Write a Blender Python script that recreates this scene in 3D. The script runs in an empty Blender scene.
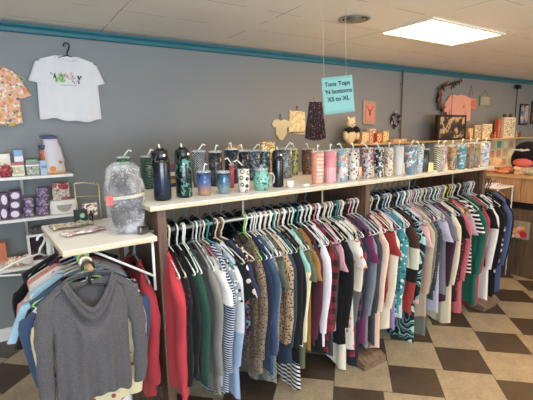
import bpy, bmesh, math, random
from mathutils import Vector, Matrix, noise
random.seed(7)
PI = math.pi
C = bpy.context.scene.collection

# ------------------------------------------------------------------ camera solve
F = 402.8; H = 1.6; PITCH = math.radians(9.48); ROLL = math.radians(-.97); YAW = math.radians(32.8)
_R0 = Matrix(((1,0,0),(0,0,-1),(0,1,0)))
_P = Matrix(((1,0,0),(0,math.cos(PITCH),-math.sin(PITCH)),(0,math.sin(PITCH),math.cos(PITCH))))
_Q = Matrix(((math.cos(ROLL),-math.sin(ROLL),0),(math.sin(ROLL),math.cos(ROLL),0),(0,0,1)))
_Z = Matrix(((math.cos(YAW),-math.sin(YAW),0),(math.sin(YAW),math.cos(YAW),0),(0,0,1)))
RC = _Q @ _P @ _R0 @ _Z                     # world -> camera (x right, y down, z forward)
def ray(u, v): return RC.transposed() @ Vector((u-266.5, v-200, F))
def aty(u, v, y):                            # the point of the upright plane at depth y seen at u, v
    d = ray(u, v); return Vector((0,0,H)) + d*(y/d.y)
def atz(u, v, z):
    d = ray(u, v); return Vector((0,0,H)) + d*((z-H)/d.z)
def atx(u, v, x):
    d = ray(u, v); return Vector((0,0,H)) + d*(x/d.x)

# ------------------------------------------------------------------ materials
def lin(c):
    if isinstance(c, str):
        c = tuple(int(c[i:i+2], 16)/255 for i in (0,2,4))
    return tuple((x/12.92 if x <= .04045 else ((x+.055)/1.055)**2.4) for x in c[:3]) + (1,)
MC = {}
class NT:
    def __init__(s, name):
        s.m = bpy.data.materials.new(name); s.m.use_nodes = True
        s.n = s.m.node_tree.nodes; s.l = s.m.node_tree.links
        s.b = s.n['Principled BSDF']
        s.tc = None
    def node(s, t, **k):
        x = s.n.new(t)
        for a, v in k.items(): setattr(x, a, v)
        return x
    def obj(s):
        if not s.tc: s.tc = s.node('ShaderNodeTexCoord')
        return s.tc.outputs['Object']
    def inp(s, sock, v):
        if hasattr(v, 'is_output'): s.l.new(v, sock)
        else: sock.default_value = v
    def math(s, op, a, b=0.0, clamp=False):
        x = s.node('ShaderNodeMath', operation=op); x.use_clamp = clamp
        s.inp(x.inputs[0], a); s.inp(x.inputs[1], b); return x.outputs[0]
    def mix(s, f, a, b):
        x = s.node('ShaderNodeMix', data_type='RGBA')
        s.inp(x.inputs[0], f); s.inp(x.inputs[6], a); s.inp(x.inputs[7], b); return x.outputs[2]
    def noise(s, scale, detail=3, vec=None, rough=.5):
        x = s.node('ShaderNodeTexNoise'); x.inputs['Scale'].default_value = scale
        x.inputs['Detail'].default_value = detail; x.inputs['Roughness'].default_value = rough
        s.l.new(vec or s.obj(), x.inputs['Vector']); return x
    def voro(s, scale, feature='F1', vec=None, rnd=1):
        x = s.node('ShaderNodeTexVoronoi', feature=feature); x.inputs['Scale'].default_value = scale
        x.inputs['Randomness'].default_value = rnd
        s.l.new(vec or s.obj(), x.inputs['Vector']); return x
    def ramp(s, f, stops, interp='CONSTANT'):
        x = s.node('ShaderNodeValToRGB'); r = x.color_ramp; r.interpolation = interp
        while len(r.elements) < len(stops): r.elements.new(.5)
        for e, (p, c) in zip(r.elements, stops): e.position = p; e.color = c if not isinstance(c, str) else lin(c)
        s.inp(x.inputs[0], f); return x.outputs[0]
    def xyz(s):
        x = s.node('ShaderNodeSeparateXYZ'); s.l.new(s.obj(), x.inputs[0]); return x.outputs
    def bump(s, h, strength=.3, dist=.01):
        x = s.node('ShaderNodeBump'); x.inputs['Strength'].default_value = strength; x.inputs['Distance'].default_value = dist
        s.inp(x.inputs['Height'], h); s.l.new(x.outputs[0], s.b.inputs['Normal'])

def plain(name, col, rough=.6, metal=0, emit=0, var=.06, scale=20, spec=.5, bump=0, trans=0, alpha=1, ior=1.45):
    if name in MC: return MC[name]
    t = NT(name); c = lin(col)
    if var:
        n = t.noise(scale, 3)
        dk = tuple(x*(1-var*2) for x in c[:3])+(1,); lt = tuple(min(1, x*(1+var)) for x in c[:3])+(1,)
        t.l.new(t.mix(n.outputs['Fac'], dk, lt), t.b.inputs['Base Color'])
        if bump: t.bump(n.outputs['Fac'], bump, .005)
    else: t.b.inputs['Base Color'].default_value = c
    t.b.inputs['Roughness'].default_value = rough; t.b.inputs['Metallic'].default_value = metal
    t.b.inputs['Specular IOR Level'].default_value = spec
    t.b.inputs['Transmission Weight'].default_value = trans; t.b.inputs['Alpha'].default_value = alpha
    t.b.inputs['IOR'].default_value = ior
    if emit:
        t.b.inputs['Emission Color'].default_value = c; t.b.inputs['Emission Strength'].default_value = emit
    MC[name] = t.m; return t.m

def fabric(name, c1, kind=None, c2='ffffff', c3='000000', scale=30, blocks=None, rough=.9, th=.5, heather=.12):
    """woven or knitted cloth, pattern in the cloth's own coordinates"""
    if name in MC: return MC[name]
    t = NT(name); A = lin(c1); B = lin(c2); D = lin(c3); x, y, z = t.xyz()
    col = A
    if blocks:                                  # [(distance below the hook, colour)]
        f = t.math('MULTIPLY', z, -1/1.3)
        col = t.ramp(f, [(p/1.3, c) for p, c in blocks])
    if kind == 'stripes':
        s = t.math('FRACT', t.math('MULTIPLY', z, scale)); col = t.mix(t.math('GREATER_THAN', s, th), col, B)
    elif kind == 'hemstripes':
        s = t.math('FRACT', t.math('MULTIPLY', z, scale)); s = t.math('GREATER_THAN', s, th)
        s = t.math('MULTIPLY', s, t.math('LESS_THAN', z, -.88)); col = t.mix(s, col, B)
    elif kind == 'plaid':
        a = t.math('GREATER_THAN', t.math('FRACT', t.math('MULTIPLY', z, scale)), .5)
        b = t.math('GREATER_THAN', t.math('FRACT', t.math('MULTIPLY', x, scale)), .5)
        col = t.mix(t.math('MULTIPLY', t.math('ADD', a, b), .5), col, B)
    elif kind == 'leopard':
        v = t.voro(scale); n = t.noise(scale*1.5)
        d = t.math('ADD', v.outputs['Distance'], t.math('MULTIPLY', n.outputs['Fac'], .45))
        col = t.ramp(d, [(0, D), (.30, B), (.42, D), (.62, A)])
    elif kind == 'dots':
        v = t.voro(scale, rnd=.6); col = t.mix(t.math('LESS_THAN', v.outputs['Distance'], th), col, B)
    elif kind == 'floral':
        v = t.voro(scale); n = t.noise(scale*.8)
        d = t.math('ADD', v.outputs['Distance'], t.math('MULTIPLY', n.outputs['Fac'], .5))
        m = t.math('LESS_THAN', d, th)
        sel = t.node('ShaderNodeSeparateColor'); t.l.new(v.outputs['Color'], sel.inputs[0])
        col = t.mix(m, col, t.mix(t.math('GREATER_THAN', sel.outputs[0], .55), B, D))
    elif kind == 'confetti':
        v = t.voro(scale); sel = t.node('ShaderNodeSeparateColor'); t.l.new(v.outputs['Color'], sel.inputs[0])
        col = t.ramp(sel.outputs[0], [(0, A), (.52, B), (.64, D), (.74, lin('c9a03a')), (.82, lin('3f7f86')), (.9, lin('d8d2c4'))])
    elif kind == 'tie':
        n = t.noise(scale, 2); w = t.math('FRACT', t.math('MULTIPLY', t.math('ADD', t.math('MULTIPLY', z, 1.3), t.math('ADD', n.outputs['Fac'], x)), 7))
        col = t.ramp(w, [(0, A), (.45, B), (.62, A), (.8, D)])
    elif kind == 'ringer':
        col = t.mix(t.math('GREATER_THAN', z, -.135), col, B)
    n = t.noise(260, 2); n2 = t.noise(9, 3)
    f = t.math('MULTIPLY', n.outputs['Fac'], heather)
    f = t.math('ADD', f, t.math('MULTIPLY', n2.outputs['Fac'], .12))
    g = t.node('ShaderNodeHueSaturation'); t.inp(g.inputs['Color'], col); t.inp(g.inputs['Value'], t.math('SUBTRACT', 1.06, f)); g.inputs['Saturation'].default_value = .93
    t.l.new(g.outputs[0], t.b.inputs['Base Color'])
    t.b.inputs['Roughness'].default_value = rough; t.b.inputs['Specular IOR Level'].default_value = .2
    t.b.inputs['Sheen Weight'].default_value = .1
    t.bump(t.math('ADD', n2.outputs['Fac'], t.math('MULTIPLY', n.outputs['Fac'], .15)), .35, .012)
    MC[name] = t.m; return t.m

def wood(name, c1, c2, scale=6, axis='X', rough=.55):
    if name in MC: return MC[name]
    t = NT(name); mp = t.node('ShaderNodeMapping'); t.l.new(t.obj(), mp.inputs[0])
    mp.inputs['Scale'].default_value = {'X': (1,14,14), 'Y': (14,1,14), 'Z': (14,14,1)}[axis]
    n = t.noise(scale, 5, mp.outputs[0], .6)
    t.l.new(t.ramp(n.outputs['Fac'], [(.3, c1), (.7, c2)], 'EASE'), t.b.inputs['Base Color'])
    t.b.inputs['Roughness'].default_value = rough; t.bump(n.outputs['Fac'], .1, .003)
    MC[name] = t.m; return t.m

def picture(name, cols, scale=14, rough=.5, dist=.6):
    """printed picture or busy packaging: irregular patches of a few colours"""
    if name in MC: return MC[name]
    t = NT(name); n = t.noise(scale, 2, None, dist); k = len(cols)
    f = t.math('MULTIPLY', t.math('SUBTRACT', n.outputs['Fac'], .3), 2.5, True)
    t.l.new(t.ramp(f, [(i/k, c) for i, c in enumerate(cols)]), t.b.inputs['Base Color'])
    t.b.inputs['Roughness'].default_value = rough; MC[name] = t.m; return t.m

# ------------------------------------------------------------------ mesh helpers
class MB:
    def __init__(s): s.v = []; s.f = []; s.mi = []; s.sm = []
    def add(s, vs, fs, mi=0, smooth=False, M=None):
        o = len(s.v); s.v += [tuple(M @ Vector(p)) if M else tuple(p) for p in vs]
        for f in fs: s.f.append([o+i for i in f]); s.mi.append(mi); s.sm.append(smooth)
        return s
    def box(s, x0, x1, y0, y1, z0, z1, mi=0, M=None):
        vs = [(x,y,z) for x in (x0,x1) for y in (y0,y1) for z in (z0,z1)]
        return s.add(vs, [(0,1,3,2),(4,6,7,5),(0,4,5,1),(2,3,7,6),(0,2,6,4),(1,5,7,3)], mi, False, M)
    def lathe(s, prof, n=20, mi=0, M=None, cap=True):
        vs = []; fs = []
        for r, z in prof:
            for i in range(n): a = 2*PI*i/n; vs.append((r*math.cos(a), r*math.sin(a), z))
        for k in range(len(prof)-1):
            for i in range(n): j = (i+1) % n; fs.append((k*n+i, k*n+j, (k+1)*n+j, (k+1)*n+i))
        s.add(vs, fs, mi, True, M)
        if cap:
            o = len(s.v)-len(vs)
            s.f.append([o+i for i in range(n)][::-1]); s.mi.append(mi); s.sm.append(False)
            s.f.append([o+(len(prof)-1)*n+i for i in range(n)]); s.mi.append(mi); s.sm.append(False)
        return s
    def tube(s, pts, r, n=6, mi=0, M=None, closed=False):
        pts = [Vector(p) for p in pts]; m = len(pts); rs = r if isinstance(r, (list, tuple)) else [r]*m
        vs = []; up = None
        for i, p in enumerate(pts):
            a = pts[(i-1) % m] if (closed or i > 0) else p; b = pts[(i+1) % m] if (closed or i < m-1) else p
            t = (b-a).normalized()
            if up is None: up = Vector((0,0,1)) if abs(t.z) < .9 else Vector((1,0,0))
            e1 = t.cross(up)
            if e1.length < 1e-4: e1 = t.cross(Vector((0,1,0)))
            e1.normalize(); e2 = e1.cross(t).normalized(); up = e2
            for k in range(n): q = 2*PI*k/n; vs.append(p + (e1*math.cos(q)+e2*math.sin(q))*rs[i])
        fs = []
        for i in range(m if closed else m-1):
            for k in range(n): a = i*n; b = ((i+1) % m)*n; fs.append((a+k, a+(k+1)%n, b+(k+1)%n, b+k))
        if not closed: fs += [tuple(range(n))[::-1], tuple((m-1)*n+k for k in range(n))]
        return s.add(vs, fs, mi, True, M)
    def prism(s, poly, y0, y1, mi=0, M=None):     # outline in x,z extruded along y
        n = len(poly); vs = [(x,y0,z) for x,z in poly]+[(x,y1,z) for x,z in poly]
        return s.add(vs, [tuple(range(n)), tuple(range(n,2*n))[::-1]]+[(i,n+i,n+(i+1)%n,(i+1)%n) for i in range(n)], mi, False, M)
    def blob(s, c, r, n=10, mi=0, amp=.0, seed=0, M=None):
        vs = []; fs = []; m = n//2+1
        for i in range(m+1):
            th = PI*i/m
            for k in range(n):
                a = 2*PI*k/n; d = Vector((math.sin(th)*math.cos(a), math.sin(th)*math.sin(a), math.cos(th)))
                q = 1+amp*noise.noise(d*2.3+Vector((seed*3.1,seed,0)))
                vs.append((c[0]+d.x*r[0]*q, c[1]+d.y*r[1]*q, c[2]+d.z*r[2]*q))
        for i in range(m):
            for k in range(n): fs.append((i*n+k, (i+1)*n+k, (i+1)*n+(k+1)%n, i*n+(k+1)%n))
        return s.add(vs, fs, mi, True, M)
    def mesh(s, name, mats, merge=False):
        me = bpy.data.meshes.new(name); me.from_pydata(s.v, [], s.f)
        for m in (mats if isinstance(mats, (list, tuple)) else [mats]): me.materials.append(m)
        for p, a, b in zip(me.polygons, s.mi, s.sm): p.material_index = a; p.use_smooth = b
        bm = bmesh.new(); bm.from_mesh(me)
        bmesh.ops.remove_doubles(bm, verts=bm.verts, dist=1e-5 if not merge else .0005)
        bmesh.ops.recalc_face_normals(bm, faces=bm.faces); bm.to_mesh(me); bm.free(); return me
    def build(s, name, mats, parent=None, loc=(0,0,0), rotz=0, bevel=0, merge=False):
        o = bpy.data.objects.new(name, s.mesh(name, mats, merge)); C.objects.link(o)
        o.location = loc; o.rotation_euler = (0,0,rotz)
        if parent: o.parent = parent
        if bevel:
            b = o.modifiers.new('bevel','BEVEL'); b.width = bevel; b.segments = 2; b.limit_method = 'ANGLE'
        return o
def tag(o, label, cat, group=None):
    o['label'] = label; o['category'] = cat
    if group: o['group'] = group
    return o
def thing(name, label, cat, loc=(0,0,0), rotz=0, group=None):
    o = bpy.data.objects.new(name, None); o.empty_display_size = .05; C.objects.link(o); o.location = loc; o.rotation_euler = (0,0,rotz)
    return tag(o, label, cat, group)
def struct(o): o['kind'] = 'structure'; return o
def text_mesh(s, size, mat, name, parent, loc, rot, extrude=.0004, align='CENTER'):
    cu = bpy.data.curves.new(name, 'FONT'); cu.body = s; cu.size = size; cu.extrude = extrude; cu.offset = .0007; cu.align_x = align
    t = bpy.data.objects.new(name, cu); C.objects.link(t)
    dg = bpy.context.evaluated_depsgraph_get(); me = bpy.data.meshes.new_from_object(t.evaluated_get(dg))
    bpy.data.objects.remove(t); o = bpy.data.objects.new(name, me); me.materials.clear(); me.materials.append(mat); C.objects.link(o)
    o.parent = parent; o.location = loc; o.rotation_euler = rot; return o

# ------------------------------------------------------------------ the room
WY = 3.66; CZ = 2.44; X0, X1, Y0 = -2.6, 10.5, -3.2
def wall_mat(name, c):
    t = NT(name); n = t.noise(2.2, 4); n2 = t.noise(90, 2); A = lin(c)
    t.l.new(t.mix(n.outputs['Fac'], tuple(x*.93 for x in A[:3])+(1,), tuple(x*1.06 for x in A[:3])+(1,)), t.b.inputs['Base Color'])
    t.b.inputs['Roughness'].default_value = .55; t.bump(n2.outputs['Fac'], .12, .002); return t.m
GREY = wall_mat('grey_wall_paint', '7b7f81'); CREAM = wall_mat('side_wall_paint', 'b9b4a8')
struct(MB().box(X0-.1, X1+.1, WY, WY+.1, 0, CZ).build('wall_back', GREY))
struct(MB().box(X1, X1+.1, Y0, WY, 0, CZ).build('wall_right', CREAM))
struct(MB().box(X0-.1, X0, Y0, WY, 0, CZ).build('wall_left', GREY))
wf = MB()                                        # street wall with two wide shop windows
wf.box(X0, X1, Y0-.1, Y0, 0, .35).box(X0, X1, Y0-.1, Y0, 2.25, CZ)
for a, b in ((X0, X0+.25), (2.9, 3.3), (9.2, X1)): wf.box(a, b, Y0-.1, Y0, .35, 2.25)
struct(wf.build('wall_front', CREAM))
alu = plain('brushed_aluminium', 'b4b4b2', .35, .9)
glassm = plain('window_glass', 'ffffff', .02, trans=1, var=0, alpha=.15)
for i, (a, b) in enumerate(((X0+.25, 2.9), (3.3, 9.2))):
    w = MB()
    for x in (a, (a+b)/2-.02, b-.04): w.box(x, x+.04, Y0-.08, Y0-.02, .35, 2.25)
    w.box(a, b, Y0-.08, Y0-.02, .35, .39).box(a, b, Y0-.08, Y0-.02, 2.21, 2.25)
    w.box(a, b, Y0-.052, Y0-.048, .39, 2.21, 1)
    struct(w.build('window_%d' % (i+1), [alu, glassm]))

# floor: large light and small dark stone-look tiles turned 44 degrees
def floor_mat():
    t = NT('checker_tile_floor'); a, b = .3616, .3023; L2 = a*a+b*b
    tc = t.obj(); mp = t.node('ShaderNodeMapping', vector_type='POINT'); t.l.new(tc, mp.inputs[0])
    th = math.radians(-11.2-32.8); ox, oy = 1.462, 2.373          # corner of one light tile
    cw, sw = math.cos(-YAW), math.sin(-YAW); wx, wy = ox*cw-oy*sw, ox*sw+oy*cw
    # local = Rot(-th) * (P - corner)
    mp.inputs['Rotation'].default_value = (0,0,-th)
    c, s = math.cos(-th), math.sin(-th)
    mp.inputs['Location'].default_value = (-(wx*c-wy*s), -(wx*s+wy*c), 0)
    sp = t.node('ShaderNodeSeparateXYZ'); t.l.new(mp.outputs[0], sp.inputs[0]); u, v = sp.outputs[0], sp.outputs[1]
    M = t.math
    # lattice vectors (a,b), (-b,a): fractional coordinates
    p = M('DIVIDE', M('ADD', M('MULTIPLY', u, a), M('MULTIPLY', v, b)), L2)
    q = M('DIVIDE', M('SUBTRACT', M('MULTIPLY', v, a), M('MULTIPLY', u, b)), L2)
    fp, fq = M('FLOOR', p), M('FLOOR', q)
    big = None; edge = None
    for dp in (-1,0,1):
        for dq in (-1,0,1,):
            P_, Q_ = M('ADD', fp, dp), M('ADD', fq, dq)
            lu = M('SUBTRACT', u, M('SUBTRACT', M('MULTIPLY', P_, a), M('MULTIPLY', Q_, b)))
            lv = M('SUBTRACT', v, M('ADD', M('MULTIPLY', P_, b), M('MULTIPLY', Q_, a)))
            du = M('SUBTRACT', a/2, M('ABSOLUTE', M('SUBTRACT', lu, a/2)))
            dv = M('SUBTRACT', a/2, M('ABSOLUTE', M('SUBTRACT', lv, a/2)))
            d = M('MINIMUM', du, dv)                              # >0 inside this light tile
            big = d if big is None else M('MAXIMUM', big, d)
            lu2 = M('ADD', lu, b); lv2 = M('SUBTRACT', lv, a-b)
            eu = M('SUBTRACT', b/2, M('ABSOLUTE', M('SUBTRACT', lu2, b/2)))
            ev = M('SUBTRACT', b/2, M('ABSOLUTE', M('SUBTRACT', lv2, b/2)))
            e = M('MINIMUM', eu, ev); edge = e if edge is None else M('MAXIMUM', edge, e)
    isbig = M('GREATER_THAN', big, 0)
    line = M('LESS_THAN', M('MAXIMUM', big, edge), .0022)
    n1 = t.noise(7, 6, tc, .65); n2 = t.noise(45, 4, tc, .6)
    nn = M('ADD', M('MULTIPLY', n1.outputs['Fac'], .55), M('MULTIPLY', n2.outputs['Fac'], .45))
    lt = t.ramp(nn, [(.32, '8f826c'), (.68, 'b8aa90')], 'LINEAR'); dk = t.ramp(nn, [(.32, '3a3027'), (.68, '584a3d')], 'LINEAR')
    col = t.mix(line, t.mix(isbig, dk, lt), lin('3a322b'))
    t.l.new(col, t.b.inputs['Base Color']); t.b.inputs['Roughness'].default_value = .38
    t.l.new(M('ADD', .3, M('MULTIPLY', n2.outputs['Fac'], .22)), t.b.inputs['Roughness'])
    t.bump(M('SUBTRACT', M('MULTIPLY', n2.outputs['Fac'], .3), line), .2, .003); return t.m
struct(MB().box(X0-.1, X1+.1, Y0-.1, WY+.1, -.1, 0).build('floor', floor_mat()))

def ceil_mat():
    t = NT('ceiling_tiles'); x, y, z = t.xyz(); M = t.math; tc = t.obj()
    wob = t.noise(1.6, 3)
    def lines(c, o, per, w):
        f = M('FRACT', M('DIVIDE', M('SUBTRACT', M('ADD', c, M('MULTIPLY', wob.outputs['Fac'], .02)), o), per))
        return M('LESS_THAN', M('MINIMUM', f, M('SUBTRACT', 1, f)), w/per)
    br = t.noise(5, 4)
    g = M('MAXIMUM', lines(x, 2.816, 1.02, .004), lines(y, 2.02, .49, .0035))
    g = M('MULTIPLY', g, M('GREATER_THAN', br.outputs['Fac'], .47))
    n = t.noise(60, 5, tc, .7); n2 = t.noise(1.4, 3)
    base = t.mix(n2.outputs['Fac'], lin('e2ddd0'), lin('ebe6da'))
    base = t.mix(M('MULTIPLY', M('GREATER_THAN', n.outputs['Fac'], .62), .16), base, lin('9a907e'))
    t.l.new(t.mix(M('MULTIPLY', g, .7), base, lin('8a7f6c')), t.b.inputs['Base Color'])
    t.b.inputs['Roughness'].default_value = .9; t.bump(n.outputs['Fac'], .3, .003); return t.m
# ceiling with slightly sagging tiles
cm = MB(); nx, ny = 66, 34; vs = []; fs = []
for j in range(ny+1):
    for i in range(nx+1):
        x = X0-.1+(X1-X0+.2)*i/nx; y = Y0-.1+(WY-Y0+.2)*j/ny
        vs.append((x, y, CZ+.004*noise.noise(Vector((x*1.7, y*2.4, 0)))))
for j in range(ny):
    for i in range(nx): k = j*(nx+1)+i; fs.append((k, k+nx+1, k+nx+2, k+1))
cm.add(vs, fs, 0, True); cm.box(X0-.1, X1+.1, Y0-.1, WY+.1, CZ+.02, CZ+.08)
struct(cm.build('ceiling', ceil_mat()))
teal = plain('teal_gloss_paint', '2a6a77', .35, var=.05)
tr = MB(); poly = [(WY, 2.425), (WY-.055, 2.425), (WY-.055, 2.412), (WY-.03, 2.395), (WY-.022, 2.372), (WY-.01, 2.365), (WY, 2.365)]
n = len(poly); tr.add([(X0, y, z) for y, z in poly]+[(X1, y, z) for y, z in poly], [tuple(range(n)), tuple(range(n,2*n))[::-1]]+[(i,(i+1)%n,n+(i+1)%n,n+i) for i in range(n)])
struct(tr.build('trim_1', teal))
white_gloss = plain('white_gloss_paint', 'e4e4e2', .4, var=.02)
bb = MB(); bb.box(X0, 4.6, WY-.014, WY, 0, .1).box(X0, 4.6, WY-.02, WY-.002, 0, .02)
struct(bb.build('baseboard_back', white_gloss, bevel=.002))
conduit = plain('grey_conduit', '6a6a66', .5)
cp = MB().tube([(4.52, WY-.02, 2.37), (4.52, WY-.02, .1)], .011, 8)
for z in (2.2, 1.6, .9): cp.box(4.495, 4.545, WY-.012, WY, z, z+.02)
tag(cp.build('wall_conduit', conduit), 'thin grey pipe running straight down the back wall from the teal trim', 'pipe')

# ------------------------------------------------------------------ ceiling fittings
lampm = plain('lit_diffuser', 'ffc684', .5, emit=21.0, var=0); lframe = plain('light_frame', 'e2dccb', .5)
def troffer(x, y, label, lm=None):
    t = thing('ceiling_light', label, 'ceiling light', (x, y, CZ-.012), 0, 'ceiling light panels')
    f = MB()
    for a in ((-.525,.525,-.265,-.24), (-.525,.525,.24,.265), (-.525,-.5,-.24,.24), (.5,.525,-.24,.24)): f.box(a[0],a[1],a[2],a[3],-.006,.01)
    f.build('frame', lframe, t); MB().box(-.5,.5,-.24,.24,-.001,.006).build('diffuser', lm or lampm, t)
troffer(3.325, 2.265, 'glowing rectangular light panel set in the ceiling above the long clothes rack')
coolm = plain('added_fill_diffuser', 'fff0dc', .5, emit=15.0, var=0)
for x, y in ((3.3,-.2), (6.4,-.2), (6.6,2.2)):  # unseen panels, added to brighten the room with more bounce light
    troffer(x, y, 'warm glowing ceiling panel added out of view to brighten the open shop floor')
for x, y in ((.7,.75), (-1.5,1.9)):  # unseen panels, added as neutral top light on table, tumblers and clothes
    troffer(x, y, 'neutral white glowing ceiling panel added out of view to light the side table end', coolm)
v = thing('ceiling_vent', 'round metal air vent in the ceiling beside the light panel', 'vent', (2.32, 2.33, CZ-.006))
vm = plain('vent_metal', 'a9a495', .45, .3); dkm = plain('vent_dark', '3c3833', .8)
MB().lathe([(.105,.004),(.12,0),(.12,-.004),(.1,-.006),(.1,.004)], 32).build('rim', vm, v)
g = MB().lathe([(.1,.003),(.1,.005)], 28); g.build('backing', dkm, v)
g = MB()
for r in (.03,.052,.075): g.lathe([(r-.007,.002),(r+.006,-.006),(r+.007,-.004),(r-.006,.003)], 28, cap=False)
for k in range(8): a = k*PI/4; g.tube([(0,0,-.002),(.1*math.cos(a),.1*math.sin(a),-.002)], .002, 4)
g.build('louvres', vm, v)

# sign on two strings
s_c = aty(338, 95, 2.1); sgw, sgh = .215, .245
sign = thing('hanging_sign', 'turquoise paper sign with black writing hung from the ceiling on two strings', 'sign', s_c, math.radians(-22))
sign.rotation_euler = (0, math.radians(-6), math.radians(-26))
vs = []; fs = []
for i in range(13):
    for j in range(9):
        u = i/12-.5; w = j/8-.5; vs.append((u*sgw, -.02*u*u, w*sgh))
for i in range(12):
    for j in range(8): k = i*9+j; fs.append((k, k+9, k+10, k+1))
pm = MB().add(vs, fs, 0, True); po = pm.build('paper', plain('turquoise_paper', '84b8b4', .8, var=.02), sign)
so = po.modifiers.new('thick','SOLIDIFY'); so.thickness = .0006
ink = plain('black_ink', '1b2a33', .6, var=0)
for s, z, x in (("Tons Tops", .062, 0), ("'N bottoms", .012, .004), ("XS to XL", -.038, 0)):
    text_mesh(s, .041, ink, 'writing', sign, (x, -.0062, z), (PI/2, 0, 0))
for x in (-.085, .07):
    MB().tube([(x, .006, sgh/2-.01), (x*1.0+.035, .006, CZ-s_c.z+.0)], .0012, 4).build('string', plain('clear_string', 'cfcab8', .4), sign)

# ------------------------------------------------------------------ hangers and garments
HM = {k: plain('hanger_'+k, c, .35, var=.02) for k, c in dict(white='dcdcd6', black='1d1e20', grey='8f9494', teal='2c8c8c', pink='d88fa0', green='8ecf6a', yellow='c9b93a', clear='8d9498', brown='6d4a33', blue='7f9fb8', ivory='cfc6ae', redc='a8372f').items()}
def hanger_mesh(name, wid=.205, thick=.0042):
    m = MB(); pts = []
    for k in range(11):                                   # the hook over the rod
        a = math.radians(200-23.5*k); pts.append((.021*math.cos(a), 0, .0+.021*math.sin(a)))
    pts += [(.012, 0, -.03), (.002, 0, -.045), (0, 0, -.075)]
    m.tube(pts, thick*1.25, 6)
    m.tube([(0,0,-.075), (.05,0,-.088), (.13,0,-.122), (wid-.01,0,-.158), (wid,0,-.168), (wid-.012,0,-.176), (.1,0,-.178), (-.1,0,-.178), (-wid+.012,0,-.176), (-wid,0,-.168), (-wid+.01,0,-.158), (-.13,0,-.122), (-.05,0,-.088)], thick, 6, closed=True)
    return m
HMESH = {}
def put_hanger(key, loc, rotz, label, group, thick=.0042, tilt=0):
    kk = (key, thick)
    if kk not in HMESH: HMESH[kk] = hanger_mesh('clothes_hanger', thick=thick).mesh('clothes_hanger', [HM[key]])
    o = bpy.data.objects.new('clothes_hanger', HMESH[kk]); C.objects.link(o); o.location = loc; o.rotation_euler = (0, tilt, rotz)
    return tag(o, label, 'hanger', group)

def body_mb(seed, L, w=.2, th=.016, neck=.075, drop=.06, flare=1.0, nu=18, nv=16, fold=.012, open_front=False):
    rnd = random.Random(seed); m = MB(); ph = rnd.uniform(0, 6); k1 = rnd.uniform(7, 11); k2 = rnd.uniform(17, 25)
    def P(u, v, side):
        au = abs(u)
        hw = w*(1-.10*math.sin(min(1, v*2.2)*PI/2)) * (1+(flare-1+.04)*max(0, v-.25))
        ztop = -.082-.078*max(0, (au*w-neck)/(w-neck)) if au*w > neck else -.082-(drop if side > 0 else .012)*(1-(au*w/neck)**2)
        zb = -L + .03*math.sin(u*3+ph)*min(1, L) + .012*au
        z = ztop+(zb-ztop)*v
        e = math.sqrt(max(0, 1-au**2.6))
        b = th*e*(min(1, v*7)*(.75+.35*v) if au*w > neck else (.35+min(1, v*5)*.65))
        if v == 0 and au*w > neck: b = 0.0
        f = fold*min(1, v*1.6)*(math.sin(u*k1+ph+v*1.2)*.6+math.sin(u*k2+ph*2)*.35)*(1 if au < .98 else .8)
        return (u*hw, -side*b+f, z+.012*(1-v) if au*w > neck else z)
    for side in (1, -1):
        vs = [P(2*i/nu-1, j/nv, side) for i in range(nu+1) for j in range(nv+1)]
        fs = [(i*(nv+1)+j, (i+1)*(nv+1)+j, (i+1)*(nv+1)+j+1, i*(nv+1)+j+1) for i in range(nu) for j in range(nv)]
        m.add(vs, fs, 0, True)
    return m
def sleeve_mb(seed, side, Ls, w=.2, th=.017, rx=.058, swing=0.0, nn=12):
    rnd = random.Random(seed*7+side); m = MB(); vs = []; fs = []; n = 12; ph = rnd.uniform(0, 6); out = rnd.uniform(.0, .02)
    short = Ls < .3
    for i in range(nn+1):
        t = i/nn
        x = w-.045+(.05+out*.5)*math.sin(min(1, t*3.2)*PI/2) - (0 if short else .03*t*t); z = -.15-.05*t*0-Ls*t
        if short: x = w-.05+(.085)*t
        rr = rx*((1-.08*t) if short else (1-.38*t)); tt = th*(1.05-.15*t)
        if i == 0: rr *= .8; tt *= .35
        if i == 1: tt *= .85
        for k in range(n):
            a = 2*PI*k/n; ca, sa = math.cos(a), math.sin(a)
            wr = 1+.10*math.sin(t*24+ph+ca*2)*(t > .1)+.07*math.sin(t*11+ph*2+sa*3)
            vs.append(((x+rr*ca*(1 if ca > 0 else 1))*side, swing*t*t+tt*sa*wr+.006*math.sin(t*9+ph), z+ (-.045*ca if i < 2 else -.01*ca)*(1-t)))
    for i in range(nn):
        for k in range(n): fs.append((i*n+k, i*n+(k+1)%n, (i+1)*n+(k+1)%n, (i+1)*n+k))
    m.add(vs, fs, 0, True); m.f.append([len(m.v)-n*(nn+1)+k for k in range(n)]); m.mi.append(0); m.sm.append(True)
    return m
def garment(kind, label, cat, loc, rotz, mat, L, sleeve, seed, w=.2, th=.016, group=None, flare=1.0, fold=.010, ls=None, collar=None, drop=.06):
    t = thing(kind, label, cat, loc, rotz, group)
    body_mb(seed, L, w, th, flare=flare, fold=fold, drop=drop).build('body', mat, t, merge=True)
    if sleeve != 'N':
        l = ls or (.56 if sleeve == 'L' else .2)
        l = min(l, L-.17)
        for sd in (-1, 1): sleeve_mb(seed, sd, l, w, th*1.0, rx=.052 if sleeve == 'L' else .066).build('sleeve', mat, t)
    if collar:
        m = MB(); pts = []
        for k in range(17):
            a = 2*PI*k/16; pts.append((.074*math.sin(a), -(.012)*math.cos(a), -.088-(.055*(.5+.5*math.cos(a))**1.5)))
        m.tube(pts[:-1], .006, 6, closed=True); m.build('collar', collar, t)
    return t

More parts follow.
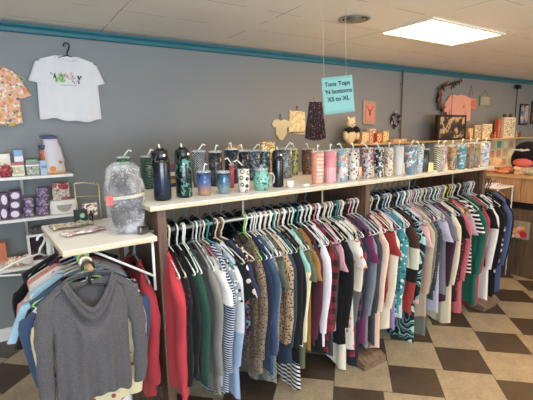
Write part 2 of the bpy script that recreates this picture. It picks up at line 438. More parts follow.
# ------------------------------------------------------------------ the long double rack
ANG = math.radians(1.8); RO = Vector((.50, 1.83, 0)); ex = Vector((math.cos(ANG), math.sin(ANG), 0)); ey = Vector((-math.sin(ANG), math.cos(ANG), 0))
def rk(x, y, z): return RO+ex*x+ey*y+Vector((0,0,z))
SZ = 1.27; RL = 3.19; SD = .80
walnut = wood('dark_stained_wood', '4a3629', '6d5140', 5, 'Z'); pine = wood('pale_plywood_edge', 'bfab8c', 'd6c8ae', 5, 'X')
shelfw = plain('white_laminate', 'efeee8', .35, var=.03, scale=6)
rack = thing('clothes_rack', 'long double sided wooden clothes rack with a white topped shelf and plank ends', 'clothes rack', RO, ANG)
MB().box(.04, RL, 0, SD, SZ-.004, SZ).build('shelf_top', shelfw, rack)
MB().box(.04, RL, 0, SD, SZ-.023, SZ-.0045).build('shelf_board', pine, rack, bevel=.002)
for i, x in enumerate((.082, 1.54, 3.08)):
    MB().box(x, x+.045, .035, .075 if i else .12, .05, SZ-.024).build('post', walnut, rack, bevel=.002)
    MB().box(x+.003, x+.04, .121 if not i else .076, SD-.05, .92 if i else .7, SZ-.024).build('divider_panel', walnut, rack)
    MB().box(x, x+.045, SD-.049, SD-.0, .05, SZ-.024).build('post', walnut, rack, bevel=.002)
    fm = MB(); xx = x-.16
    fm.prism([(-.15, 0), (1.0, 0), (1.0, .05), (-.1, .05), (-.15, .035)], xx, xx+.0)  # placeholder, replaced below
    fm = MB(); 
    sh = [(-.135, 0), (.98, 0), (.98, .045), (.92, .065), (-.08, .065), (-.135, .045)]
    nn = len(sh); fm.add([(x-.16, a, b) for a, b in sh]+[(x+.06, a, b) for a, b in sh], [tuple(range(nn)), tuple(range(nn,2*nn))[::-1]]+[(k, nn+k, nn+(k+1)%nn, (k+1)%nn) for k in range(nn)])
    fm.build('foot', wood('foot_wood', '5b4a3d', '8a725c', 5, 'Y', .7), rack, bevel=.004)
steel = plain('dull_steel', '9b9a95', .35, .8)
RY, RZ = .10, 1.126; RY2 = .68
MB().tube([(.02, RY, RZ), (3.42, RY, RZ-.012)], .0125, 10).build('rail', steel, rack)
MB().tube([(.02, RY2, RZ), (3.15, RY2, RZ-.005)], .0125, 10).build('rail', steel, rack)
MB().tube([(-.05, .255, RZ-.08), (.08, .255, RZ-.08)], .009, 8).build('rail_stub', steel, rack)
for x in (.6, 1.2, 2.1, 2.7):
    MB().box(x-.006, x+.006, RY-.003, RY+.003, RZ+.01, SZ-.024).box(x-.006, x+.006, RY2-.003, RY2+.003, RZ+.01, SZ-.024).build('rail_bracket', steel, rack)

FAB = dict(
 red=('bd1a2c',), blackberry=('17161a','dots','7c2040','000000',38), black=('18181b',), forest=('1e4a3c',), heather=('8f8b86',),
 ringer=('d9d6d2','ringer','7c2836'), bluestripe=('1f2a4a','stripes','c9d2dc','000000',75), lace=('8f9396','floral','16161a','e6e6e4',48), paleblue=('94a9c6',),
 skull=('17171b','floral','e4e2d8','b9b0a4',24), indigo=('2c2f52',), confetti=('1b191d','confetti','a5323f','4a2f6a',55), speckle=('8a7560','leopard','3a2c24','1c1714',110),
 navy=('1c253c',), denim=('34496a',), marl=('8b8d88','dots','5e605c','000000',70), moss=('565a4c',), leopard=('b39470','leopard','7a5638','1d1714',75),
 slate=('2a394c',), whitestripe=('141417','hemstripes','e4e4e0','000000',38), mintcream=('e6d9ae',), olive=('5d6048',), mustard=('8f6828',), maroon=('4f1c2c',),
 whitepink=('ded0d8',), plaid=('2a1519','plaid','8a2028','000000',13), charcoal=('3e4046',), dustypink=('c08a94',), ivory=('e8e0cc',), floralred=('e0d8cc','floral','b8333a','d9865c',22),
 colorblock=('d9cfb8',), navyplaid=('1d2440','plaid','9c2c3c','000000',11), charnavy=('27303f',), plum=('6e1f52',), heatherblue=('868c96',), graphite=('474a4f',), wine=('5f1626',), peach=('e6c4ac',),
 red2=('952226',), cream=('e4d7bd',), lilac=('9a86b4',), tealfloral=('3f8f94','floral','d9ebe6','16555e',30), white=('e6e4e2',), brownblock=('4a2d22',), tiedye=('16262e','tie','5fa09e','a4cfca',5),
 blush=('dba7a5',), beige=('b9a48c',), greengrey=('6b7064',), dotlace=('3f4148','dots','b4b2b0','000000',45), lavender=('b3aec4',), greypurple=('75727d','ringer','5a2f4f'), plumdark=('402236',), ivory2=('e0d2b4',),
 winedots=('4e1724','dots','d9cfc6','000000',42), coralpink=('c0585e',), lilacgrey=('b09aa6','ringer','6a2c44'), bwstripe=('18181b','stripes','e4e2de','000000',30), teal=('146452',), coral=('a53340',), offwhite=('e9e4de',), blackshine=('141416',),
 blackfloral=('17181e','floral','cfc9cf','8a93a8',26), blue=('42547c',), cherry=('d2c69c','dots','a3313a','000000',24))
BLK = dict(mintcream=[(0,'8ec4b8'),(.3,'e6d9ae')], colorblock=[(0,'d9cfb8'),(.53,'5f665f')], brownblock=[(0,'4a2d22'),(.34,'ddd3be'),(.5,'201a1c'),(.6,'a02c20')],
 paleblue=[(0,'c9cdd2'),(.55,'8ba3c6')], whitepink=[(0,'e9dfe4')])
def fm_(key):
    a = FAB[key]; kw = dict(kind=a[1] if len(a) > 1 else None)
    if len(a) > 2: kw['c2'] = a[2]
    if len(a) > 3: kw['c3'] = a[3]
    if len(a) > 4: kw['scale'] = a[4]
    th = {'dots': .16 if key != 'cherry' else .26, 'floral': .62, 'stripes': .6, 'hemstripes': .5}.get(kw['kind'], .5)
    if key == 'marl': th = .4
    return fabric('cloth_'+key, a[0], th=th, blocks=BLK.get(key), heather=.5 if key in ('heather','heatherblue','graphite','charcoal') else .15, **kw)

G = [
(0.128, 0.81, 'L', 'red', 'bright red long cardigan'),
(0.162, 0.76, 'L', 'blackberry', 'black top with small wine red flecks'),
(0.203, 0.73, 'L', 'black', 'plain black long tunic'),
(0.244, 0.83, 'L', 'forest', 'dark green sweater'),
(0.31, 0.9, 'L', 'heather', 'light grey heather long sweater'),
(0.344, 0.89, 'S', 'ringer', 'white top with a wine red edge'),
(0.378, 0.91, 'L', 'bluestripe', 'navy top with thin pale stripes'),
(0.412, 0.48, 'S', 'lace', 'grey shirt with black and white lace print'),
(0.446, 0.95, 'L', 'paleblue', 'long pale blue shirt'),
(0.48, 0.69, 'S', 'skull', 'black top with ragged white print'),
(0.514, 0.61, 'S', 'indigo', 'indigo purple tee'),
(0.548, 0.64, 'N', 'confetti', 'black tank top with coloured confetti print'),
(0.582, 0.85, 'L', 'speckle', 'dark brown speckled long blouse'),
(0.616, 0.78, 'L', 'navy', 'dark navy sweater'),
(0.65, 0.87, 'L', 'denim', 'mid blue denim shirt'),
(0.684, 0.99, 'L', 'marl', 'grey marl crochet tunic'),
(0.718, 0.77, 'S', 'moss', 'moss grey tee'),
(0.752, 0.73, 'L', 'leopard', 'tan and black leopard print top'),
(0.786, 0.89, 'L', 'slate', 'slate blue denim jacket'),
(0.82, 0.81, 'L', 'black', 'black long sleeve blouse'),
(0.854, 1.05, 'L', 'whitestripe', 'black tunic ending in white stripes'),
(0.888, 0.79, 'L', 'mintcream', 'cream blouse with mint green shoulder'),
(0.922, 0.94, 'S', 'olive', 'olive green tee'),
(0.956, 0.84, 'S', 'mustard', 'mustard yellow tee'),
(0.99, 0.83, 'L', 'maroon', 'dark maroon long sleeve top'),
(1.024, 0.91, 'N', 'black', 'narrow black tank top'),
(1.058, 0.86, 'L', 'whitepink', 'white sweatshirt with a faint pink tint'),
(1.096, 0.91, 'L', 'plaid', 'red and black plaid flannel shirt'),
(1.134, 0.97, 'L', 'charcoal', 'charcoal grey sweatshirt'),
(1.169, 0.79, 'S', 'dustypink', 'dusty pink tee'),
(1.222, 0.88, 'L', 'black', 'black hooded top'),
(1.256, 1.07, 'N', 'ivory', 'ivory sleeveless slip'),
(1.29, 0.93, 'S', 'floralred', 'white tee with a red flower print'),
(1.345, 0.79, 'L', 'colorblock', 'cream and grey colour block sweater'),
(1.379, 1.02, 'L', 'navyplaid', 'navy and red plaid shirt'),
(1.413, 1.18, 'L', 'charnavy', 'long blue charcoal dress'),
(1.447, 0.95, 'S', 'plum', 'bright plum tee'),
(1.481, 1.0, 'L', 'heatherblue', 'blue grey heather long sleeve tee'),
(1.52, 0.98, 'L', 'graphite', 'graphite grey cardigan'),
(1.553, 1.02, 'N', 'wine', 'thin wine red tank top'),
(1.593, 1.06, 'L', 'peach', 'pale peach long cardigan'),
(1.667, 0.72, 'S', 'red2', 'tomato red tee'),
(1.701, 0.92, 'L', 'cream', 'soft cream blouse'),
(1.735, 0.98, 'N', 'lilac', 'lilac tank top'),
(1.798, 0.82, 'L', 'tealfloral', 'teal and white floral blouse'),
(1.833, 0.92, 'N', 'white', 'plain white tank top'),
(1.898, 0.86, 'L', 'brownblock', 'brown and white block sweater with a red hem'),
(1.958, 1.17, 'L', 'tiedye', 'teal and black tie dye dress'),
(2.001, 1.12, 'N', 'white', 'white camisole'),
(2.039, 0.82, 'S', 'blush', 'blush pink tee'),
(2.089, 0.98, 'L', 'beige', 'beige long sleeve sweater'),
(2.141, 1.22, 'L', 'greengrey', 'green grey cardigan'),
(2.208, 0.86, 'L', 'dotlace', 'dark grey blouse with pale dots'),
(2.262, 0.98, 'S', 'lavender', 'lavender white tee'),
(2.345, 0.81, 'S', 'greypurple', 'grey purple ringer tee'),
(2.379, 0.89, 'L', 'plumdark', 'dark plum sweater'),
(2.435, 1.09, 'L', 'ivory2', 'ivory knit cardigan'),
(2.479, 0.89, 'S', 'black', 'black crew neck tee'),
(2.539, 0.96, 'L', 'winedots', 'wine red blouse with white dots'),
(2.585, 1.03, 'L', 'coralpink', 'coral pink tunic'),
(2.636, 0.5, 'S', 'lilacgrey', 'lilac grey tee with a yellow tag'),
(2.715, 0.73, 'S', 'bwstripe', 'black and white striped tee'),
(2.83, 1.06, 'L', 'teal', 'teal green long sleeve top'),
(2.914, 1.06, 'L', 'coral', 'coral red long cardigan'),
(2.984, 0.71, 'S', 'black', 'short black jacket'),
(3.055, 1.13, 'L', 'offwhite', 'off white long sweater'),
(3.128, 1.02, 'L', 'blackshine', 'black satin blouse'),
(3.225, 1.03, 'L', 'blackfloral', 'black blouse with pale flower print'),
(3.285, 1.05, 'L', 'blue', 'faded blue denim shirt'),
(3.325, 0.79, 'L', 'black', 'black coat at the far end'),
]
HC = {0: 'white black white green white black teal white ivory white white yellow'.split()}
hang_cols = ('white ivory white white white grey ivory teal black ivory brown ivory green white white white white ivory white ivory brown white ivory teal teal white white ivory pink white ivory white black grey white black pink white '
  'white white white ivory black white blue white black white blue white white pink white ivory grey white white white grey yellow yellow white black grey white black white black black black').split()
HOOKX = {5:.325, 6:.345, 7:.37, 8:.40, 9:.42, 10:.44, 11:.455, 12:.60}
SHORT = [g[4] for g in G]
for i, (x, L, sl, mk, nm) in enumerate(G):
    hx = HOOKX.get(i, x-.004); dx = x-hx
    yaw = math.asin(max(-.6, min(.6, dx/.21))) if abs(dx) > .012 else random.uniform(-.035, .035)
    lc = rk(hx, RY, RZ-.0045*hx/1.2+.0)
    # local +x of the garment points towards the aisle (camera side)
    rot = ANG-PI/2+yaw
    prev_n = SHORT[i-1] if i else None; next_n = SHORT[i+1] if i < len(G)-1 else None
    if prev_n is None: lab = nm+' hanging first on the front rail beside the wooden end'
    elif next_n is None: lab = nm+' of the front rail, past the blue denim shirt'
    else: lab = nm+' on the front rail, right of the '+prev_n
    words = lab.split()
    if len(words) > 16: lab = ' '.join(words[:16])
    cat = 'shirt'
    for k, c in (('cardigan','cardigan'),('sweater','sweater'),('sweatshirt','sweater'),('dress','dress'),('jacket','jacket'),('coat','coat'),('tank','tank top'),('cami','tank top'),('slip','dress'),('tunic','tunic'),('blouse','blouse'),('tee','t-shirt'),('top','top')):
        if k in nm.split() or (k == 'cami' and 'camisole' in nm): cat = c; break
    kind = cat.replace(' ','_').replace('-','_')
    w = random.uniform(.183, .212) if sl != 'N' else .185
    tl = random.uniform(-.025,.025)
    wth = .019 if i > 0 else .026
    gt = garment({'top':'pullover','tank_top':'camisole','t_shirt':'t_shirt'}.get(kind, kind), lab, cat, lc, rot, fm_(mk), L, sl, 100+i, w=w, th=wth, flare=random.uniform(1.0, 1.14) if i else 1.32, fold=.010 if i else .016,
            ls=(.6 if sl == 'L' else .2), group='clothes on the front rail')
    gt.rotation_euler.x = tl; gt.location.z -= .008
    hc = hang_cols[i]
    put_hanger(hc, lc, rot, '%s plastic hanger holding the %s' % ({'redc':'red','ivory':'cream'}.get(hc, hc), nm), 'hangers on the front rail', .0038).scale = (1.02, 1, 1.1)
# spare hangers pushed between the garments with crowded hooks
extra = [.15,.185,.225,.28,.66,.70,.735,.77,.80,.835,.87,.905,.94,.975,1.01,1.045,1.08,1.15,1.20,1.27,1.315,1.36,1.63,1.76,1.86,1.93,2.02,2.065,2.11,2.17,2.235,2.30,2.41,2.5,2.56,2.61,2.67,2.76,2.79,2.87,2.95,3.02]
ec = 'white black white grey white white ivory white teal ivory white black'.split()
for k, x in enumerate(extra):
    x += .006
    j = max([q for q in range(len(G)) if G[q][0] <= x] or [0])
    c = ec[k % len(ec)]
    put_hanger(c, rk(x, RY, RZ-.0045*x/1.2), ANG-PI/2+random.uniform(-.05,.05), 'empty %s hanger pushed in beside the %s' % ({'ivory':'cream'}.get(c, c), SHORT[j]), 'spare hangers on the front rail', .0036).scale = (.92, 1, 1.08)

# rear rail: grey hangers, dark clothes
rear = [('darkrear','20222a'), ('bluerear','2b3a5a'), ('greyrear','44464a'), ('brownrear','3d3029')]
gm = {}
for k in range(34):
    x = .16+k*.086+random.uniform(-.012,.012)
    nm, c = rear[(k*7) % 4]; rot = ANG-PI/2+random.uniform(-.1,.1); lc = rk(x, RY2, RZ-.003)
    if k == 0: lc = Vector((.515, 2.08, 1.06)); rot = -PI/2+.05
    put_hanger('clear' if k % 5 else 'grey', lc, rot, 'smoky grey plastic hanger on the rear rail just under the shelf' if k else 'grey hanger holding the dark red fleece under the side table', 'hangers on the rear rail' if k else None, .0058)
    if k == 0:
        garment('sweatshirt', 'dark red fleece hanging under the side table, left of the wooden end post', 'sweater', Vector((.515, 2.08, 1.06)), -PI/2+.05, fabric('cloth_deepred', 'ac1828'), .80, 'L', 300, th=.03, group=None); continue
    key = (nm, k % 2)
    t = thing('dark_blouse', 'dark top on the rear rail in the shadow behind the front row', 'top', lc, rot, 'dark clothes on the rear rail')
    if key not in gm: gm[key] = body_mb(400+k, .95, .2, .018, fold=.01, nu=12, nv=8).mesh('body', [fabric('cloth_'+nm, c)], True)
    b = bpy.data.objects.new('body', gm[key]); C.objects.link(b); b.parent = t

# ------------------------------------------------------------------ side table and its own rail
TZ = 1.13
tb = thing('display_table', 'small white topped table with pale wood edge attached left of the rack end', 'table', (.35, 2.1, 0))
def tpoly(z0, z1, mat, nm, ins=0):
    P = [(.158+ins, 1.80+ins), (.562-ins, 1.822+ins), (.553-ins, 2.42-ins), (.125+ins, 2.42-ins)]
    m = MB(); vs = [(x-.35, y-2.1, z0) for x, y in P]+[(x-.35, y-2.1, z1) for x, y in P]
    m.add(vs, [(3,2,1,0),(4,5,6,7),(0,1,5,4),(1,2,6,5),(2,3,7,6),(3,0,4,7)]); return m.build(nm, mat, tb, bevel=.003)
tpoly(TZ-.024, TZ-.004, pine, 'edge_board'); tpoly(TZ-.0035, TZ, shelfw, 'table_top', .001)
wm = plain('white_painted_metal', 'e0dfda', .4, var=.02)
br = MB(); br.tube([(.545-.35, 1.85-2.1, TZ-.03), (.545-.35, 1.85-2.1, TZ-.27)], .007, 6)
br.tube([(.16-.35+.12, 1.86-2.1, TZ-.03), (.545-.35, 1.85-2.1, TZ-.2)], .006, 6)
br.tube([(.27-.35+.1, 1.86-2.1, TZ-.028), (.545-.35, 1.85-2.1, TZ-.028)], .005, 6)
br.build('bracket', wm, tb)
MB().tube([(.545-.35, 2.38-2.1, TZ-.03), (.545-.35, 2.38-2.1, 0)], .014, 8).build('leg', wm, tb)
MB().tube([(.15-.35, 2.38-2.1, TZ-.03), (.15-.35, 2.38-2.1, 0)], .014, 8).build('leg', wm, tb)
RX = .24; TRZ = 1.08
MB().tube([(RX-.35, 1.66-2.1, TRZ), (RX-.35, 2.40-2.1, TRZ)], .011, 8).box(RX-.36, RX-.34, 1.83-2.1, 1.85-2.1, TRZ, TZ-.025).box(RX-.36, RX-.34, 2.36-2.1, 2.38-2.1, TRZ, TZ-.025).build('rail', wood('tan_dowel','8c6c4c','b08d66',5,'Y'), tb)

# hero sweater: grey heather with a draped cowl neck
hm = fabric('cloth_grey_cowl', '6f6b6e', heather=.9)
sw = thing('cowl_neck_sweater', 'grey heather cowl neck sweater at the front of the small side rail', 'sweater', (RX-.005, 1.70, TRZ), 0)
def hero_body():
    m = MB(); nu, nv = 30, 26; w = .178; L = .56; neck = .10
    for side in (1, -1):
        vs = []
        for i in range(nu+1):
            u = 2*i/nu-1; au = abs(u)
            for j in range(nv+1):
                v = j/nv; z0 = -.045-.062*max(0, (au*w-neck)/(w-neck)) if au*w > neck else -.045-(.155 if side > 0 else .012)*(1-(au*w/neck)**2)
                zb = -L+.012*math.sin(u*5)
                hw = w*(1-.22*min(1, v*3)**1.2+.05*v)
                b = .028*math.sqrt(max(0, 1-au**2.4))*(min(1, v*6)*(.8+.3*v)+.05)
                f = .010*v*math.sin(u*9+v*2)+.007*math.sin(u*17+3)*v+.004*math.sin(v*14+u*6)*v
                if side > 0: f -= .02*math.exp(-((u*2.2)**2))*math.exp(-((v-.25)*5)**2)
                vs.append((u*hw-.012*v, -side*b+f, z0+(zb-z0)*v))
        m.add(vs, [(i*(nv+1)+j, (i+1)*(nv+1)+j, (i+1)*(nv+1)+j+1, i*(nv+1)+j+1) for i in range(nu) for j in range(nv)], 0, True)
    return m
hero_body().build('body', hm, sw, merge=True)
for sd in (-1, 1):
    m = MB(); n = 14; nn = 22; vs = []
    path = [(.12, -.075), (.146, -.10), (.165, -.15), (.176, -.22), (.183, -.30), (.188, -.40), (.188, -.48), (.184, -.60)] if sd < 0 else [(.12, -.075), (.144, -.10), (.162, -.15), (.174, -.22), (.182, -.30), (.184, -.40), (.180, -.48), (.172, -.56)]
    for i in range(nn+1):
        t = i/nn*(len(path)-1); a = min(int(t), len(path)-2); q = t-a
        x = path[a][0]*(1-q)+path[a+1][0]*q; z = path[a][1]*(1-q)+path[a+1][1]*q
        rx = .041*(1-.36*(i/nn)); ry = .022*(1-.2*i/nn)
        if i < 2: rx *= (.6, .9)[i]; ry *= (.4, .8)[i]
        for k in range(n):
            an = 2*PI*k/n; wr = 1+.09*math.sin(i*1.6+math.cos(an)*2)+.06*math.sin(i*.8+an*2)
            vs.append(((x+rx*math.cos(an)*wr)*sd, ry*math.sin(an)*wr, z+rx*.5*(-math.cos(an))*(1-min(1,i/8))))
    m.add(vs, [(i*n+k, i*n+(k+1)%n, (i+1)*n+(k+1)%n, (i+1)*n+k) for i in range(nn) for k in range(n)], 0, True).build('sleeve', hm, sw)
cw = MB(); na, nb = 36, 16; vs = []              # draped cowl: a wide scooped band with soft rolls
for i in range(na+1):
    a = -1+2*i/na; q = abs(a)
    for j in range(nb+1):
        b_ = j/nb; wd = .084+.018*b_; drop = (.122+.06*b_)*(1-q**1.6)
        vs.append((wd*a, -.020-.012*b_-.013*abs(math.sin(b_*PI*2.0+.2))*(1-q**4)-.016*(1-q*q), -.034-.020*b_*q-drop))
cw.add(vs, [(i*(nb+1)+j, (i+1)*(nb+1)+j, (i+1)*(nb+1)+j+1, i*(nb+1)+j+1) for i in range(na) for j in range(nb)], 0, True)
vs = []
for i in range(17):
    a = PI*i/16
    for j in range(5):
        vs.append(((.088+.020*j/4)*math.cos(a), -.02+.045*math.sin(a)+.004*j, -.034-.020*j/4+.006*math.sin(a)))
cw.add(vs, [(i*5+j, (i+1)*5+j, (i+1)*5+j+1, i*5+j+1) for i in range(16) for j in range(4)], 0, True)
co_ = cw.build('cowl_collar', hm, sw); md = co_.modifiers.new('t','SOLIDIFY'); md.thickness = .007
put_hanger('black', (RX-.005, 1.70, TRZ), 0, 'black plastic hanger holding the grey cowl neck sweater', None, .005)
side = [('cherry', 'cream yellow blouse printed with red cherries, directly behind the grey cowl sweater', 'blouse', 1.765, .66, 'L', 'white', .178),
 ('denim', 'blue denim shirt on the small side rail, second behind the grey cowl sweater', 'shirt', 1.83, .55, 'L', 'green', .215),
 ('darkdots', 'black top with tiny red print, seen inside the neck of the cowl sweater', 'top', 1.88, .50, 'S', 'white', .2),
 ('lightaqua', 'light aqua blue shirt on the small side rail, its shoulder showing left', 'shirt', 1.95, .42, 'S', 'white', .215),
 ('laceblush', 'pale lilac lace blouse under the light aqua shirt on the side rail', 'blouse', 2.0, .50, 'S', 'ivory', .21),
 ('longwhite', 'long white printed tunic on the small side rail', 'tunic', 2.06, .95, 'L', 'white', .215),
 ('coralside', 'coral orange long top hanging low on the small side rail', 'top', 2.12, .9, 'L', 'blue', .215),
 ('purpleside', 'dark purple top on the small side rail behind the denim shirt', 'top', 2.19, .5, 'S', 'white', .17),
 ('blackside', 'black long sleeve top at the far end of the small side rail', 'top', 2.28, .78, 'L', 'white', .235)]
EX = dict(darkdots=('1c1416','dots','9c2f35','000000',60), lightaqua=('93bcd4',), laceblush=('d9cdd8','dots','b98fae','000000',30), longwhite=('e8e8ee','dots','9fa3cf','000000',16), coralside=('cf7f72',), purpleside=('4a2548',), blackside=('141519',))
FAB.update(EX)
for k, (mk, lab, cat, y, L, sl, hc, w) in enumerate(side):
    lc = (RX+random.uniform(-.008,.008), y, TRZ); rz = random.uniform(-.08,.08)
    garment({'top':'pullover'}.get(cat, cat), lab, cat, lc, rz, fm_(mk), L, sl, 500+k, w=w, th=.022, fold=.012, flare=1.05, ls=.5 if sl == 'L' else .2)
    put_hanger(hc, lc, rz, '%s plastic hanger on the side rail holding the %s' % ({'ivory':'cream'}.get(hc,hc), ' '.join(lab.split(',')[0].split(' on ')[0].split(' under ')[0].split(' at ')[0].split(' hanging ')[0].split()[:7])), 'hangers on the side rail', .0045)
# loose white hanger poking out on the left
p = aty(40, 268, 2.33)
put_hanger('white', (p.x+.02, 2.34, TRZ-.005), .5, 'empty white hanger sticking out left of the side rail', None, .0048, tilt=.25)

# things on the side table
cl = MB(); nx_, ny_ = 24, 10; vs = []
for i in range(nx_+1):
    for j in range(ny_+1):
        u = i/nx_; v_ = j/ny_; vs.append((u*.20, v_*.075+.012*math.sin(u*9), .006+.012*abs(math.sin(v_*9+u*3))+.006*math.sin(u*19)*v_))
cl.add(vs, [(i*(ny_+1)+j, (i+1)*(ny_+1)+j, (i+1)*(ny_+1)+j+1, i*(ny_+1)+j+1) for i in range(nx_) for j in range(ny_)], 0, True)
o = cl.build('folded_cloth', picture('floral_cloth', ['b9b39a','8d8670','d9d2c2','a58f7c'], 40), loc=(.165, 2.215, TZ), rotz=.15); m_ = o.modifiers.new('t','SOLIDIFY'); m_.thickness = .006; m_.offset = 1
tag(o, 'beige patterned folded cloth at the back left of the side table', 'cloth')
o = cl.build('folded_cloth', picture('pink_cloth', ['e6d9d6','b98f94','d6c3c0','f0e9e4'], 30), loc=(.205, 2.03, TZ), rotz=.32); m_ = o.modifiers.new('t','SOLIDIFY'); m_.thickness = .006; m_.offset = 1
o.scale = (1.0, .9, .8)
tag(o, 'pink and white folded cloth in front of the beige one on the side table', 'cloth')
# grey padded item in a clear plastic bag
def pouch(sx, sy, sz, seed, amp, nn=26, n=36):
    m = MB(); vs = []
    for i in range(nn+1):
        t = i/nn; wx = sx*(.86+.16*math.sin(t*PI*.9+.3))*(1-.16*max(0, t-.6)/.4); wy = sy*(.9+.1*math.sin(t*PI))*(1-.3*max(0, t-.7)/.3)
        if i == 0: wx *= .8; wy *= .7
        if i == nn: wx *= .6; wy *= .4
        if i == nn-1: wx *= .88; wy *= .8
        for k in range(n):
            a = 2*PI*k/n; ca, sa = math.cos(a), math.sin(a)
            q = 1+amp*noise.noise(Vector((ca*1.6+seed, sa*1.6, t*3)))+amp*.25*abs(noise.noise(Vector((ca*4, sa*4+seed, t*5))))
            vs.append((math.copysign(abs(ca)**.7, ca)*wx*q+.035*t*0, math.copysign(abs(sa)**.7, sa)*wy*q, t*sz))
    fs = [(i*n+k, i*n+(k+1)%n, (i+1)*n+(k+1)%n, (i+1)*n+k) for i in range(nn) for k in range(n)]+[tuple(range(n))[::-1], tuple(nn*n+k for k in range(n))]
    return m.add(vs, fs, 0, True)
bl = (.468, 1.985, TZ)
pm_ = fabric('grey_quilted', '7d787a', 'dots', 'b5b0b0', '000000', 60, heather=1.2, th=.35)
o = pouch(.072, .052, .31, 3, .32).build('folded_blanket', pm_, loc=(bl[0], bl[1], TZ+.004), rotz=-.35)
tag(o, 'grey folded blanket packed inside the clear plastic bag on the side table', 'blanket')
tt = NT('clear_wrinkled_plastic'); tt.b.inputs['Base Color'].default_value = lin('e6e6ea'); tt.b.inputs['Roughness'].default_value = .12
nz = tt.noise(11, 4, None, .55); tt.bump(nz.outputs['Fac'], .7, .02)
tt.l.new(tt.ramp(nz.outputs['Fac'], [(.42, (.06,.06,.06,1)), (.68, (.5,.5,.5,1))], 'LINEAR'), tt.b.inputs['Alpha'])
bag = thing('plastic_bag', 'clear wrinkled plastic bag with a cream band standing on the side table', 'bag', bl, -.35)
pouch(.086, .064, .345, 5, .34).build('film', tt.m, bag)
bd = MB(); vs = []
for k in range(32):
    a = 2*PI*k/32; ca, sa = math.cos(a), math.sin(a)
    for z in (.175, .19): vs.append((math.copysign(abs(ca)**.7, ca)*.091, math.copysign(abs(sa)**.7, sa)*.074, z+.01*ca))
bd.add(vs, [(2*k, (2*k+2)%64, (2*k+3)%64, 2*k+1) for k in range(32)], 0, True).build('band', plain('cream_band', 'b9b1a0', .6), bag)
MB().box(-.075, -.045, -.072, -.069, .15, .195).build('label', plain('red_sticker', 'd0615c', .5), bag)

# pipe end piece, jar, gold wire stand
mc = MB().lathe([(.012,0),(.017,.002),(.017,.03),(.02,.031),(.02,.048),(.016,.05)], 16, M=Matrix.Rotation(-PI/2, 4, 'Y'))
o = mc.build('metal_cup', plain('dark_pewter', '6a6866', .3, .7), loc=(.545, 1.90, TZ+.022)); tag(o, 'small pewter cup lying on its side at the right of the side table', 'cup')
j = thing('candle_jar', 'dark green square candle box on the back of the side table', 'box', (.315, 2.36, TZ), .2)
MB().box(-.03,.03,-.022,.022,0,.075).build('body', plain('dark_green_card', '23332c', .5), j, bevel=.003)
MB().lathe([(.013,0),(.013,.001)], 12, M=Matrix.Translation((0,-.0235,.045)) @ Matrix.Rotation(PI/2, 4, 'X')).build('label', plain('pale_green', '9ab59a', .6), j)
o = MB().lathe([(.009,0),(.01,.002),(.01,.05),(.006,.055),(.006,.068)], 12).build('small_bottle', plain('black_glass', '141614', .2), loc=(.362, 2.33, TZ)); tag(o, 'tiny black bottle beside the dark green candle box', 'bottle')
gd = plain('brass_wire', 'c9b68a', .35, .6)
ws = thing('wire_stand', 'cream gold wire frame stand behind the plastic bag on the side table', 'stand', (.375, 2.39, TZ), .1)
m = MB(); m.tube([(-.075,0,.0),(-.075,0,.215)], .003, 5).tube([(.05,0,0),(.05,0,.20)], .003, 5).tube([(-.075,0,.215),(-.03,0,.218),(.05,0,.2)], .003, 5).tube([(-.075,0,.145),(.05,0,.135)], .002, 5).tube([(-.075,0,.003),(.05,0,.003)], .003, 5)
for k in range(7): m.blob((-.065+k*.018,0,.22-.002*k), (.004,.004,.004), 6)
m.build('frame', gd, ws)
MB().box(-.045,.03,-.006,.0,.03,.10).build('picture_card', picture('small_photo', ['d9c2a8','7c4a3a','e6ddd0','a86a50'], 30), ws)

